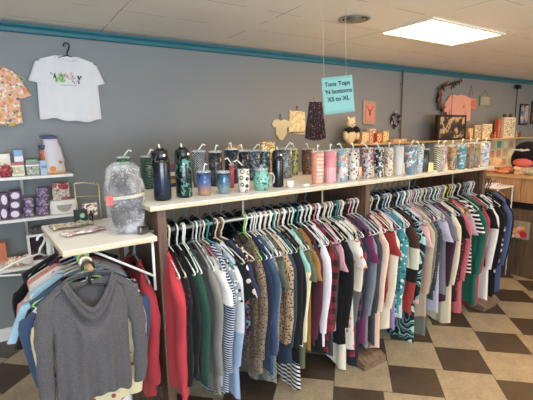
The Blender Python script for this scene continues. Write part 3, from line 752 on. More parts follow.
# ------------------------------------------------------------------ tumblers on the shelf
clear = plain('clear_plastic', 'e9efef', .08, var=0, alpha=.28); lidb = plain('black_lid', '16171a', .3); strawm = plain('white_straw', 'e2e2dc', .4)
def coat(name, c1, kind, c2='ffffff', c3='000000', scale=30, th=.5, rough=.22, metal=0, blocks=None):
    if 'tum_'+name in MC: return MC['tum_'+name]
    t = NT('tum_'+name); x, y, z = t.xyz(); A, B, D = lin(c1), lin(c2), lin(c3); col = A
    if blocks: col = t.ramp(t.math('MULTIPLY', z, 4), [(p*4, c) for p, c in blocks], 'EASE')
    if kind == 'grad':
        n = t.noise(scale, 4); col = t.ramp(t.math('ADD', t.math('MULTIPLY', z, 4.2), t.math('MULTIPLY', n.outputs['Fac'], .25)), [(.2, A), (.45, B), (.8, D)], 'LINEAR')
    elif kind in ('splash', 'floral'):
        n = t.noise(scale*1.6, 4, None, .65); n2 = t.noise(scale*3.1+7, 3, None, .6); v = t.voro(scale*2.2)
        sel = t.node('ShaderNodeSeparateColor'); t.l.new(v.outputs['Color'], sel.inputs[0])
        col = t.mix(t.math('GREATER_THAN', n.outputs['Fac'], .93-th*.8), col, B)
        col = t.mix(t.math('GREATER_THAN', t.math('ADD', n2.outputs['Fac'], t.math('MULTIPLY', sel.outputs[0], .12)), .62), col, D)
    elif kind == 'leopard':
        v = t.voro(scale); n = t.noise(scale*1.5); d = t.math('ADD', v.outputs['Distance'], t.math('MULTIPLY', n.outputs['Fac'], .45)); col = t.ramp(d, [(0, D), (.28, B), (.40, D), (.6, A)])
    elif kind == 'slots':
        zz = t.math('FRACT', t.math('ADD', t.math('MULTIPLY', z, scale), t.math('MULTIPLY', x, 14))); m = t.math('LESS_THAN', zz, .38)
        m = t.math('MULTIPLY', m, t.math('LESS_THAN', t.math('ABSOLUTE', x), .026)); col = t.mix(m, col, B)
    elif kind == 'net':
        a = t.math('FRACT', t.math('MULTIPLY', t.math('ADD', z, x), scale)); b = t.math('FRACT', t.math('MULTIPLY', t.math('SUBTRACT', z, x), scale))
        col = t.mix(t.math('MAXIMUM', t.math('GREATER_THAN', a, .84), t.math('GREATER_THAN', b, .84)), col, B)
    elif kind == 'vstripes':
        a = t.math('FRACT', t.math('MULTIPLY', x, scale)); m = t.math('MULTIPLY', t.math('GREATER_THAN', a, .5), t.math('LESS_THAN', z, .1)); col = t.mix(m, col, B)
    elif kind == 'dstripes':
        a = t.math('FRACT', t.math('MULTIPLY', t.math('ADD', z, x), scale)); col = t.mix(t.math('GREATER_THAN', a, .5), col, B)
    elif kind == 'rings':
        v = t.voro(scale, rnd=.5); a = t.math('ABSOLUTE', t.math('SUBTRACT', v.outputs['Distance'], .3)); col = t.mix(t.math('LESS_THAN', a, .07), col, B)
    elif kind == 'lines':
        b = t.math('FRACT', t.math('MULTIPLY', z, scale)); n = t.noise(90, 1); m = t.math('MULTIPLY', t.math('GREATER_THAN', b, .5), t.math('GREATER_THAN', n.outputs['Fac'], .46))
        m = t.math('MULTIPLY', m, t.math('LESS_THAN', t.math('ABSOLUTE', x), .028)); col = t.mix(m, col, B)
    g = t.node('ShaderNodeHueSaturation'); t.inp(g.inputs['Color'], col); g.inputs['Value'].default_value = .74; g.inputs['Saturation'].default_value = .92
    t.inp(t.b.inputs['Base Color'], g.outputs[0]); t.b.inputs['Roughness'].default_value = rough; t.b.inputs['Metallic'].default_value = metal
    MC['tum_'+name] = t.m; return t.m
def skinny(x, y, h, w, mat, label, lid=clear, straw=True, shape='skinny', group='tumblers on the shelf'):
    """a tumbler: body, lid with rim, straw"""
    nm = {'skinny':'tumbler','bottle':'water_bottle','wine':'wine_tumbler','short':'tumbler'}[shape]
    p = rk(x, y, SZ+.0005); rz = random.uniform(-.3, .3)-.6*0
    t = thing(nm, label, 'water bottle' if shape == 'bottle' else 'tumbler', p, rz, group); r = w/2
    if shape == 'bottle':
        hb = h*.80
        MB().lathe([(r*.86,0),(r*.95,.004),(r,.012),(r,hb-.02),(r*.97,hb-.008),(r*.84,hb)], 28).build('body', mat, t)
        ld_ = MB().lathe([(r*.82,hb),(r*.85,hb+.003),(r*.85,hb+.038),(r*.78,hb+.042),(r*.5,hb+.043),(r*.45,h)], 24); ld_ = ld_.build('lid', lid, t)
        m = MB(); m.tube([(-r*.9,0,hb+.03),(-r*1.02,-.006,hb+.015),(-r*1.1,-.01,hb-.02),(-r*1.0,-.012,hb-.035),(-r*.8,-.02,hb-.01),(-r*.6,-.03,hb+.02)], .006, 6); m.build('strap', lid, ld_)
        MB().tube([(.0,0,h-.004),(-.006,0,h+.02)], .004, 6).build('straw', strawm, ld_)
        MB().lathe([(.007,0),(.007,.003)], 10, M=Matrix.Translation((.008,-r*.93,hb+.018)) @ Matrix.Rotation(PI/2, 4, 'X')).build('button', plain('pale_button', 'cfcfc6', .3), ld_)
        return t
    if shape == 'wine':
        MB().lathe([(r*.55,0),(r*.62,.002),(r*.9,.03),(r,.06),(r*.95,.095),(r*.86,h-.014)], 26).build('body', mat, t)
        MB().lathe([(r*.88,h-.014),(r*.92,h-.012),(r*.92,h-.003),(r*.8,h)], 24).build('lid', lid, t); return t
    hb = h-.014
    MB().lathe([(r*.84,0),(r*.88,.002),(r*.88,.004),(r*.93,.03),(r,.09),(r,hb)] if shape == 'skinny' else [(r*.8,0),(r*.84,.003),(r,h*.5),(r,hb)], 26).build('body', mat, t)
    ld_ = MB().lathe([(r*1.0,hb),(r*1.04,hb+.001),(r*1.04,hb+.008),(r*.93,hb+.010),(r*.9,h)], 26).build('lid', lid, t)
    if straw:
        a = random.uniform(-.9, .9); dx = math.sin(a)
        MB().tube([(0,0,h-.002),(.05*dx,.004,h+.034)], .0036, 6).tube([(.05*dx,.004,h+.034),(.055*dx+.014*(1 if dx > 0 else -1),.004,h+.026)], .004, 6).build('straw', strawm, ld_)
    return t
T = [
 (.161,.158,.262,.088,'bottle',coat('galaxy','141826','grad','1d2a4c','17181f',22),'tall black and midnight blue bottle with strap, leftmost in the front row',lidb),
 (.287,.178,.262,.085,'bottle',coat('tealflower','15171a','splash','2f8f86','3f9a8a',17,.36),'black bottle with teal flowers, second in the front row',lidb),
 (.401,.171,.136,.078,'short',coat('bluecopper','b58a6a','grad','2b5c9e','16233c',30),'short tumbler fading from blue glitter to a copper base',clear),
 (.509,.148,.128,.08,'wine',coat('blueglit','8fa9b4','grad','2d5a80','26405c',60,metal=.3),'rounded wine tumbler with blue and silver glitter',clear),
 (.624,.123,.148,.068,'short',coat('rings','e6e0d4','rings','2a2523','000000',28),'white tumbler with black flower outlines beside the glass mug',lidb),
 (.896,.166,.225,.07,'bottle',coat('jet','121216','x'),'slim glossy black bottle behind the small white mug',lidb),
 (.256,.64,.207,.082,'skinny',coat('greenslots','3f6450','slots','16241c','000000',60),'olive green slotted tumbler at the back left of the shelf',clear),
 (.43,.50,.20,.055,'skinny',coat('yellowcard','cdb23e','x'),'narrow yellow tumbler between the two tall black bottles',clear),
 (.528,.495,.232,.078,'skinny',coat('net','18181d','net','c9ccd4','000000',70),'black tumbler with a white net pattern in the back row',clear),
 (.63,.47,.225,.075,'skinny',coat('darkpan','22252b','splash','5d5a55','2f3a4a',26),'charcoal tumbler right of the white net one, back row',clear),
 (.66,.32,.15,.03,'short',coat('redtube','c2384a','x'),'thin red and pink cup behind the blue wine tumbler',clear),
 (.78,.52,.235,.085,'skinny',coat('blackgl','14161c','splash','4e5a6c','222a3a',44),'black glitter tumbler behind the white flower tumbler',clear),
 (.88,.55,.22,.08,'skinny',coat('navyj','1a2131','splash','6a7488','2c3650',40,.4),'dark navy tumbler left of the grey blue pair, back row',clear),
 (1.0,.60,.215,.085,'skinny',coat('greyblue','3f4e5e','splash','8fa6b4','2b3644',30),'grey blue tumbler behind the teal glass mug',clear),
 (1.10,.62,.21,.085,'skinny',coat('bluegrn','2e4652','splash','7ba0a0','1c2a34',34),'blue green tumbler directly left of the slim black bottle',clear),
 (1.233,.526,.222,.085,'skinny',coat('silverspark','5c6468','splash','aab4b4','3a4246',70,.55),'silver grey sparkle tumbler right of the slim black bottle',clear),
 (1.43,.67,.208,.058,'skinny',coat('limeleaf','b9bf6a','splash','3d4a36','8a9a50',20),'lime green tumbler with dark leaves in the back row',clear),
 (1.53,.62,.207,.11,'skinny',coat('brownglit','5a3a2a','splash','a9805c','33201a',80,.55),'wide brown glitter tumbler left of the peach tumbler',clear),
 (1.188,.131,.213,.08,'skinny',coat('peachtext','ec9a7c','lines','f6e6d8','000000',42),'peach orange tumbler printed with rows of white lettering',clear),
 (1.283,.115,.216,.082,'skinny',coat('pinkstripe','e38a93','vstripes','f2c4c6','000000',130),'pink tumbler with fine vertical stripes',clear),
 (1.398,.121,.218,.084,'skinny',coat('rainbow','e4ded8','splash','6fb0c0','c58a70',11,.55),'white tumbler with a pale rainbow and teal leaf',clear),
 (1.516,.131,.215,.082,'skinny',coat('leo','e6dcd0','leopard','b98a70','1e1a1a',46),'leopard print tumbler with pink spots',clear),
 (1.655,.128,.217,.08,'skinny',coat('redletters','d8dad8','splash','b52f3a','44506a',30,.5),'grey tumbler with red and navy lettering',clear),
 (1.765,.118,.213,.07,'skinny',coat('blackface','e6e2da','splash','24242a','4c5866',20,.55),'white tumbler with a large black print',clear),
 (1.864,.111,.210,.066,'skinny',coat('daisy','e8dfc4','splash','c98a4a','7a3f6a',26,.42),'cream tumbler scattered with purple and orange flowers',clear),
 (1.971,.106,.222,.075,'skinny',coat('frost','d5d8d8','x'),'plain frosted silver white tumbler',clear),
 (2.094,.089,.222,.088,'skinny',coat('aqua','3f9ab4','splash','e0ecec','c4666a',13,.5),'aqua blue tumbler with a white picture',clear),
 (2.225,.111,.213,.074,'skinny',coat('clearlines','c6ccca','splash','5a86a0','e8e8e4',24,.5),'clear tumbler with blue line drawings',clear),
 (2.325,.13,.187,.076,'skinny',coat('darkgreen','1f3a2e','x'),'solid dark green tumbler, shorter than its neighbours',clear),
 (2.40,.06,.21,.062,'skinny',coat('creamdiag','e2d9b4','dstripes','4c5a3e','000000',60),'cream tumbler with diagonal green stripes',clear),
 (2.49,.08,.208,.064,'skinny',coat('mauve','c9a6b0','splash','e8dce0','8d6f86',18,.5),'mauve and white marbled tumbler',clear),
 (2.60,.056,.204,.070,'skinny',coat('multi','5a5570','splash','c9a05c','2b3a5a',34,.6),'dark multicolour mosaic tumbler',clear),
 (2.72,.048,.216,.082,'skinny',coat('tealpic','3a8fa4','splash','8f6a80','bfe0e0',14,.45),'teal blue tumbler with a mauve picture',clear),
 (2.84,.040,.22,.070,'skinny',coat('camo','3c3a34','splash','a57a62','6f8a72',28,.6),'dark camouflage tumbler, right of the teal picture tumbler',clear),
 (2.95,.050,.218,.070,'skinny',coat('camo2','2f3430','splash','8a8f6a','b98f80',32,.6),'speckled dark green tumbler, second from the right end',clear),
 (3.09,.040,.222,.074,'skinny',coat('bluewhite','d9dee2','splash','6a86b4','b4c4d8',18,.5),'white tumbler with blue flowers at the right end of the shelf',clear)]
for x, y, h, w, shp, mt, lab, ld in T: skinny(x, y, h, w*(1.14 if y > .45 and w > .06 and w < .1 else 1), mt, lab, ld, shape=shp)
# teal glass mug with a handle, small white mug
p = rk(.747, .123, SZ+.0005); gm_ = thing('glass_mug', 'round clear and teal glass mug with loop handle', 'mug', p, -.3)
MB().lathe([(.03,0),(.036,.003),(.048,.03),(.05,.055),(.046,.085),(.038,.108),(.034,.112)], 26).build('body', coat('teaglass','7fc4b6','splash','d9efea','2c5a5c',22,.3), gm_)
MB().lathe([(.036,.112),(.038,.114),(.038,.124),(.02,.128),(.01,.13),(.01,.146)], 22).build('lid', clear, gm_)
MB().tube([(.046,0,.098),(.066,0,.095),(.078,0,.07),(.072,0,.04),(.048,0,.025)], .005, 7).build('handle', clear, gm_)
p = rk(.946, .11, SZ+.0005); m1 = thing('espresso_mug', 'very small white mug in front of the slim black bottle', 'mug', p, .4)
MB().lathe([(.019,0),(.022,.003),(.023,.042)], 18).build('body', plain('white_ceramic', 'e8e4de', .25), m1)
MB().tube([(.022,0,.034),(.034,0,.03),(.034,0,.014),(.022,0,.01)], .003, 5).build('handle', MC['white_ceramic'], m1)
# price cards lying on the shelf
for x, y, l in ((1.06,.10,'small white card lying right of the tiny mug'), (2.33,.04,'small cream card at the foot of the dark green tumbler')):
    o = MB().box(-.022,.022,-.014,.014,0,.012).build('price_card', plain('card_white', 'e8e4d8', .6), loc=rk(x, y, SZ+.0005), rotz=.2, bevel=.001); tag(o, l, 'card')
# green tumbler seen over the plastic bag and the tall straw
skinny(.10, .60, .21, .075, coat('greenmug','1f6a4c','splash','49a078','123a2c',24,.45), 'bright green tumbler showing above the plastic bag', clear)
# striped books stacked behind
cols = ['2f2a28','b98f66','6a4a38','d8c9a8','44506a','8a3a34']
for k, c in enumerate(cols):
    o = MB().box(-.06,.06,-.045,.045,0,.023).build('notebook', plain('notebook_'+c, c, .6), loc=rk(.40, .66, SZ+.0005+k*.0235), rotz=random.uniform(-.06,.06), bevel=.002)
    tag(o, '%s notebook in the stack behind the teal flower bottle, %s' % (['black','tan','brown','cream','slate blue','brick red'][k], ['at the bottom','second from bottom','third from bottom','third from top','second from top','on top'][k]), 'notebook', 'notebooks stacked at the back of the shelf')
# gold picture boxes behind the tumblers, standing on the shelf back edge
for x, w, h, c, lab in ((.93,.12,.245,['b99a66','8f6f3c','e0cfa2'],'flat gold box behind the navy tumbler'), (1.22,.12,.26,['d9c07a','a5803c','ece0b4'],'cream gold patterned box behind the sparkle tumbler')):
    o = MB().box(-w/2,w/2,-.02,.02,0,h).build('gift_box', picture('gift_'+str(x), c, 30), loc=rk(x, .745, SZ+.0005), bevel=.002); tag(o, lab, 'box')

# ------------------------------------------------------------------ left wall shelves
def wshelf(z, x0, x1, nm, depth=.25):
    t = thing('wall_shelf', nm, 'shelf', ((x0+x1)/2, WY, z), 0, 'white wall shelves'); c = (x0+x1)/2
    MB().box(x0-c, x1-c, -depth, 0, -.022, 0).build('board', white_gloss, t, bevel=.003)
    for bx in (.09, -.5):
        m = MB(); m.prism([(bx-.012-c, -.022), (bx+.012-c, -.022), (bx+.006-c, -.16), (bx-.006-c, -.16)], -.022, 0)
        m.add([(bx-.006-c,-.2,-.022),(bx+.006-c,-.2,-.022),(bx-.006-c,0,-.022),(bx+.006-c,0,-.022),(bx-.006-c,-.02,-.15),(bx+.006-c,-.02,-.15)], [(0,1,5,4),(0,4,2),(1,3,5),(2,4,5,3),(0,2,3,1)]).build('bracket', white_gloss, t)
S1, S2, S3 = 1.315, 1.005, .64
wshelf(S1, -.75, .43, 'top white wall shelf with baby items'); wshelf(S2, -.75, .435, 'middle white wall shelf with purple boxes'); wshelf(S3, -.75, .40, 'bottom white wall shelf with clear bags and a white frame')
def wbox(u0, u1, v0, v1, y, z, depth, mat, name, label, cat, extra=None, group=None, rot=0):
    """box seen between columns u0..u1 with its top at row v0, standing on z"""
    a = aty(u0, (v0+v1)/2, y); b = aty(u1, (v0+v1)/2, y); tp = aty((u0+u1)/2, v0, y).z
    w = b.x-a.x; h = max(.01, tp-z); t = thing(name, label, cat, ((a.x+b.x)/2, y+depth/2, z+.0005), rot, group)
    MB().box(-w/2, w/2, -depth/2, depth/2, 0, h).build('box', mat, t, bevel=.002)
    if extra: extra(t, w, h, depth)
    return t, w, h
def facelabel(mat, fx=.6, fz=.5, cz=.5, rnd=False):
    def f(t, w, h, d):
        if rnd: MB().lathe([(1,0),(1,.0015)], 20, M=Matrix.Translation((0,-d/2,h*cz)) @ Matrix.Rotation(PI/2,4,'X') @ Matrix.Diagonal((w*fx/2, h*fz/2, 1, 1))).build('label', mat, t)
        else: MB().box(-w*fx/2, w*fx/2, -d/2-.0015, -d/2, h*(cz-fz/2), h*(cz+fz/2)).build('label', mat, t)
    return f
PW = plain
wbox(-1, 11, 154, 175, 3.50, S1, .05, picture('animal_box', ['ece4d6','e2d8c6','8a6a50','4c4440'], 9), 'picture_box', 'white box with an animal picture at the left of the top shelf', 'box', facelabel(PW('tan_print','b58a68',.6), .3, .4, .4, True))
t = thing('heart_mug', 'red patterned mug in front of the animal picture box', 'mug', (aty(5.5, 176, 3.44).x, 3.445, S1+.0005), .4)
MB().lathe([(.022,0),(.03,.003),(.034,.05),(.033,.085)], 20).build('body', coat('redmug','c9283f','splash','f0d8d4','7c1626',30,.42), t); MB().tube([(.032,0,.07),(.052,0,.06),(.05,0,.03),(.032,0,.02)], .005, 6).build('handle', MC['tum_redmug'], t)
a = aty(19, 150, 3.56); zb = aty(19, 163, 3.5).z
_, w_, h_ = wbox(11.5, 24.5, 162.5, 176, 3.47, S1, .08, plain('white_green_card','dfe4cc',.5), 'snack_box', 'white and green box with a red lid under the blue carton', 'box', facelabel(picture('greenprint',['e4e8d0','a8c08a','d8a0a0'],30), .8, .5, .4))
MB().box(-w_/2-.001,w_/2+.001,-.041,.041,h_-.02,h_+.001).build('lid', plain('red_lid','b83a40',.4), _)
wbox(14, 23, 150, 163, 3.48, S1+h_+.002, .055, plain('blue_carton','86a9cf',.5), 'milk_carton', 'pale blue and white carton on top of the white and green box', 'box', facelabel(plain('white_card2','e6e6e4',.5), 1.0, .45, .25))
wbox(11, 14.5, 157, 163, 3.54, S1+h_+.002, .03, plain('dark_gadget','3a3c42',.4), 'gadget', 'small dark gadget left of the blue carton', 'gadget')
_, w_, h_ = wbox(26, 39.5, 161.5, 174, 3.46, S1, .09, plain('grey_print','8d8c88',.5), 'tray_box', 'green topped clear tray box in the middle of the top shelf', 'box', facelabel(picture('trayprint',['5c5a56','c9c4b8','7a9a7a','a88a80'],45), .9, .5, .35))
MB().box(-w_/2-.004,w_/2+.004,-.05,.05,h_*.66,h_*.76).build('rim', white_gloss, _); MB().box(-w_/2+.004,w_/2-.008,-.04,.04,h_*.77,h_+.012).build('lid', plain('soft_green','7fb08c',.5), _)
_, w_, h_ = wbox(40, 49.5, 160.5, 173, 3.46, S1, .06, plain('lightblue_card','a9bedb',.5), 'wipes_box', 'light blue box beneath the orange bottle', 'box', facelabel(plain('blue_text','6f8fbe',.5), .7, .2, .55))
p = aty(43.5, 150, 3.49); t = thing('vitamin_bottle', 'orange bottle with a navy cap on top of the light blue box', 'bottle', (p.x, 3.49, S1+h_+.001))
MB().lathe([(.027,0),(.03,.004),(.03,.075),(.024,.082)], 20).build('body', coat('orangeb','e07a3c','splash','f0d0b0','c9502c',20,.4), t); MB().lathe([(.03,.082),(.032,.084),(.032,.112),(.03,.114)], 20).build('lid', plain('navy_cap','3c4470',.4), t)
p = aty(56, 172, 3.47); t = thing('diaper_pack', 'tall white soft pack with a navy knotted top and orange label', 'pack', (p.x, 3.49, S1+.001), 0)
m = MB(); vs = []; n = 20; nn = 16
for i in range(nn+1):
    q = i/nn; wx = .068*(1-.25*max(0,q-.55)/.45*1.1+.03*math.sin(q*20)); wy = .045*(1-.4*max(0,q-.6)/.4)
    for k in range(n):
        a = 2*PI*k/n; vs.append((math.copysign(abs(math.cos(a))**.6, math.cos(a))*wx-.03*max(0,q-.4), math.copysign(abs(math.sin(a))**.6, math.sin(a))*wy, q*.265))
m.add(vs, [(i*n+k, i*n+(k+1)%n, (i+1)*n+(k+1)%n, (i+1)*n+k) for i in range(nn) for k in range(n)]+[tuple(range(n))[::-1], tuple(nn*n+k for k in range(n))], 0, True).build('pack', coat('whitepack','e2dee4','x',blocks=[(0,'e2a04c'),(.035,'e6e2d6'),(.15,'e2dae6')],rough=.35), t)
MB().blob((-.018,0,.275), (.056,.03,.018), 14, amp=.5, seed=3).blob((-.06,0,.285),(.03,.02,.01),10,amp=.5).build('knot', plain('navy_film','4a5680',.3), t)
MB().lathe([(1,0),(1,.002)], 18, M=Matrix.Translation((-.02,-.046,.04)) @ Matrix.Rotation(PI/2,4,'X') @ Matrix.Diagonal((.022,.022,1,1))).build('label', plain('orange_print','e8833c',.5), t)
MB().lathe([(1,0),(1,.002)], 14, M=Matrix.Translation((.035,-.046,.09)) @ Matrix.Rotation(PI/2,4,'X') @ Matrix.Diagonal((.012,.012,1,1))).build('label', plain('brown_print','a86a4c',.5), t)
# middle shelf
pur = plain('deep_purple_card', '4a2550', .4); wl = plain('white_oval_label','dcd4e0',.5)
def stack(u0, u1, rows, y, z, depth, mk, names, grp, cat='box', rnd=True):
    zz = z
    for k, (v1, v0) in enumerate(rows):
        a = aty(u0, v0, y); b = aty(u1, v0, y); h = aty((u0+u1)/2, v0, y).z-zz-.001
        t = thing('boxed_candle' if cat == 'box' else 'food_can', names[k], cat, ((a.x+b.x)/2, y+depth/2, zz+.0005), 0, grp); w = b.x-a.x-.003
        if cat == 'box': MB().box(-w/2,w/2,-depth/2,depth/2,0,h).build('box', pur, t, bevel=.002); facelabel(wl, .75, .72, .5, True)(t, w, h, depth)
        else:
            r = w/2; MB().lathe([(r*.94,0),(r,.002),(r,h-.003),(r*.95,h)], 20).build('can', mk, t); MB().lathe([(r*.97,h),(r*.97,h+.001)], 18).build('lid', steel, t)
        zz += h+.001
stack(-1, 7.5, ((220,207),(207,193)), 3.45, S2, .08, None, ['purple box with a round white label, lower left on the middle shelf','purple box with a round white label, upper left on the middle shelf'], 'purple candle boxes')
stack(8.5, 20.5, ((218,209.5),(209.5,200.5),(200.5,191)), 3.45, S2, .08, None, ['purple box at the bottom of the stack of three','purple box in the middle of the stack of three','purple box on top of the stack of three'], 'purple candle boxes')
cm1 = coat('cans','8a6aa4','splash','e4e0e6','4c3a66',26,.5)
stack(23, 34.5, ((218,208),(208,198)), 3.45, S2, .06, cm1, ['lilac and white can, lower of the short stack','lilac and white can, upper of the short stack'], 'lilac cans', 'can')
stack(36, 49, ((216,207),(207,198),(198,188)), 3.45, S2, .06, cm1, ['lilac and white can at the bottom of the taller stack','lilac and white can in the middle of the taller stack','lilac and white can on top of the taller stack'], 'lilac cans', 'can')
p0, p1 = aty(50.5, 205, 3.44), aty(79, 205, 3.44); t = thing('white_dispenser', 'white rounded plastic case with a grey oval panel on the middle shelf', 'case', ((p0.x+p1.x)/2-.005, 3.50, S2+.0005)); w = (p1.x-p0.x)/2
m = MB(); vs = []; n = 32
for z, s in ((0,.96),(.008,1),(.08,1),(.098,.96),(.104,.85)):
    for k in range(n):
        a = 2*PI*k/n; vs.append((math.copysign(abs(math.cos(a))**.5, math.cos(a))*w*s, math.copysign(abs(math.sin(a))**.5, math.sin(a))*.06*s, z))
m.add(vs, [(i*n+k, i*n+(k+1)%n, (i+1)*n+(k+1)%n, (i+1)*n+k) for i in range(4) for k in range(n)]+[tuple(range(n))[::-1], tuple(4*n+k for k in range(n))], 0, True).build('case', white_gloss, t)
MB().prism([(w*.55*math.cos(PI+PI*k/16), .07+.055*math.sin(PI+PI*k/16)) for k in range(17)], -.0625, -.058).build('oval_panel', plain('warm_grey_plastic','aaa49c',.5), t)
p0, p1 = aty(53, 198, 3.5), aty(70, 198, 3.5)
t = thing('floral_box', 'box covered in red and cream flowers standing on the white case', 'box', ((p0.x+p1.x)/2, 3.5, S2+.1055), -.1); w = (p1.x-p0.x)/2
MB().box(-w, w, -.02, .02, 0, .13).build('box', picture('redfloral', ['d9cfc4','9c8f86','c9bfb4','6a5a58','a83a44'], 26), t, bevel=.002)
MB().blob((w*.35,-.021,.105),(.035,.003,.022),12,amp=.4,seed=2).build('flower_print', plain('red_print','a8323c',.5), t)
# bottom shelf
wbox(-2, 6.5, 243, 262, 3.46, S3, .07, coat('orangebox','d9d4cc','x',blocks=[(0,'d8d4cc'),(.075,'e0723c')]), 'orange_box', 'orange and white box at the left of the bottom shelf', 'box')
film = plain('thin_film', 'e9e4dc', .15, var=.1, alpha=.5)
for k, (u, c, l) in enumerate(((11,'d8b46a','yellow'),(19,'cf7f6c','coral'),(27,'e0d6dc','pink white'))):
    p = aty(u, 262, 3.46); o = MB().blob((0,0,.035),(.05,.04,.036),14,amp=.7,seed=k).build('gift_pouch', picture('pouch%d'%k,[c,'ece4dc',c,'f2efe9'],28,.25), loc=(p.x, 3.48, S3+.001)); tag(o, 'crumpled %s gift pouch on the bottom shelf' % l, 'pouch')
p = aty(24, 245, 3.55); o = MB().box(-.008,.008,-.004,.004,0,.12).build('purple_tag', plain('purple_ribbon','8a4a8c',.5), loc=(p.x,3.56,S3+.001)); o.rotation_euler=(0,.35,0); o.location.z += .003; tag(o,'leaning purple strip behind the gift pouches','ribbon')
p0, p1 = aty(28, 250, 3.47), aty(54, 250, 3.47); w = (p1.x-p0.x)/2
t = thing('shadow_box', 'white framed box with dark purple bottles inside on the bottom shelf', 'box', ((p0.x+p1.x)/2, 3.50, S3+.0005)); hh = aty(40, 234, 3.47).z-S3
m = MB(); m.box(-w,w,-.03,.03,0,.018).box(-w,w,-.03,.03,hh-.018,hh).box(-w,-w+.018,-.03,.03,.018,hh-.018).box(w-.018,w,-.03,.03,.018,hh-.018).box(-w,w,.026,.03,.018,hh-.018,1)
m.build('frame', [white_gloss, plain('dark_backing','3a2c38',.7)], t)
for k, (c, x) in enumerate((('5a3050',-.05),('4a4440',-.02),('6a5a66',.012),('b9a6b4',.045))):
    MB().lathe([(.011,0),(.012,.002),(.012,.06),(.006,.07),(.006,.08)], 12, M=Matrix.Translation((x,-.005,.019))).build('bottle', plain('mini_'+c, c, .3), t)
o = MB().box(-.05,.045,-.03,.03,0,.05).build('dark_box', picture('darkprint',['2c2a2e','5a5054','3a3438'],30), loc=((p0.x+p1.x)/2,3.50,S3+hh+.001), bevel=.002); tag(o,'dark printed box lying on top of the white framed box','box')
# ------------------------------------------------------------------ clothes on the wall
wt = fabric('cloth_white_tee', 'd9d9dc', heather=.05)
def wall_tee(u0, u1, v0, v1, mat, name, label, seed, print_=None, boxy=1.0, y=WY-.045, hem=None, sl=.17, hook=None, wmul=1.0):
    a, b = aty(u0, (v0+v1)/2, y), aty(u1, (v0+v1)/2, y); cx = (a.x+b.x)/2; half = (b.x-a.x)/2
    zt = aty((u0+u1)/2, v0, y).z; zb = aty((u0+u1)/2, v1, y).z
    return cx, half, zt, zb
cx, half, zt, zb = wall_tee(33, 105, 56, 122, wt, '', '', 0)
t = thing('t_shirt', 'white boxy t-shirt with a small colourful print hung on the grey wall', 't-shirt', (cx-.01, WY-.04, zt+.085))
def tee_mb(w, L, neck, flat=.02, seed=1, nu=26, nv=20):
    m = MB()
    for sd in (1, -1):
        vs = []
        for i in range(nu+1):
            u = 2*i/nu-1; au = abs(u)
            for j in range(nv+1):
                v_ = j/nv
                z0 = -.085-.045*max(0,(au*w-neck)/(w-neck)) if au*w > neck else -.085-(.038 if sd > 0 else .008)*(1-(au*w/neck)**2)
                zb_ = -L-.012*math.sin(u*3.0+.6)+.006*math.sin(u*9)
                b = flat*math.sqrt(max(0,1-au**3))*min(1,v_*6+.02); f = .006*math.sin(u*8+seed)*v_+.003*math.sin(u*19)*v_
                hw = w*(1+.05*v_)
                vs.append((u*hw, -sd*b+f*(sd > 0), z0+(zb_-z0)*v_))
        m.add(vs, [(i*(nv+1)+j,(i+1)*(nv+1)+j,(i+1)*(nv+1)+j+1,i*(nv+1)+j+1) for i in range(nu) for j in range(nv)], 0, True)
    return m
def tee_sleeve(sd, w, ln, drop, rx, flat=.018):
    m = MB(); vs = []; n = 14; nn = 8
    for i in range(nn+1):
        q = i/nn; cx_ = w-.06+(ln+.025)*q; cz_ = -.152-(drop+.012)*q
        for k in range(n):
            a = 2*PI*k/n; dx, dz = math.cos(a)*rx, 0
            # cross section perpendicular to the sleeve axis
            ax = Vector((ln, 0, -drop)).normalized(); pe = Vector((ax.z, 0, -ax.x))*-1
            P = Vector((cx_,0,cz_))+pe*math.cos(a)*rx*(1+.05*q)+Vector((0,1,0))*math.sin(a)*flat*(.5+.5*q)
            vs.append((P.x*sd, P.y, P.z))
    m.add(vs, [(i*n+k,i*n+(k+1)%n,(i+1)*n+(k+1)%n,(i+1)*n+k) for i in range(nn) for k in range(n)], 0, True); return m
Ltee = (zt+.085)-zb-.015; half *= .98; bw = half*.84
tee_mb(bw, Ltee, .075).build('body', wt, t, merge=True)
for sd in (-1, 1): tee_sleeve(sd, bw, half-bw-.01, .135, .066).build('sleeve', wt, t)
m = MB(); pts = [(.076*math.sin(2*PI*k/20), -.012*math.cos(2*PI*k/20)-.004, -.088-.036*(.5+.5*math.cos(2*PI*k/20))) for k in range(20)]; m.tube(pts, .006, 6, closed=True); m.build('collar', wt, t)
# the print: green and pink plants with black strokes and a caption line
pr = MB(); rr = random.Random(5)
mats = [plain('print_green','8fc07a',.7,var=0), plain('print_pink','e0a8a8',.7,var=0), plain('print_black','2c2c30',.7,var=0), plain('print_grey','a4a4ac',.7,var=0)]
def disc(x, z, rx, rz, mi, yoff=0, rot=0):
    n = 10; vs = []
    for k in range(n):
        a = 2*PI*k/n; X = rx*math.cos(a); Z = rz*math.sin(a); vs.append((x+X*math.cos(rot)-Z*math.sin(rot), yoff, z+X*math.sin(rot)+Z*math.cos(rot)))
    pr.add(vs, [tuple(range(n))], mi)
for k in range(14): disc(rr.uniform(-.075,-.02), rr.uniform(-.225,-.185), rr.uniform(.004,.012), rr.uniform(.006,.016), 0, -.0003*k*.2, rr.uniform(0,3))
for k in range(12): disc(rr.uniform(-.02,.04), rr.uniform(-.225,-.18), rr.uniform(.004,.01), rr.uniform(.005,.014), 1 if k % 3 else 3, -.0003*k*.2, rr.uniform(0,3))
for k in range(16): disc(rr.uniform(.03,.09), rr.uniform(-.235,-.195), rr.uniform(.003,.008), rr.uniform(.003,.009), 2 if k % 2 else 3, -.0003*k*.2, rr.uniform(0,3))
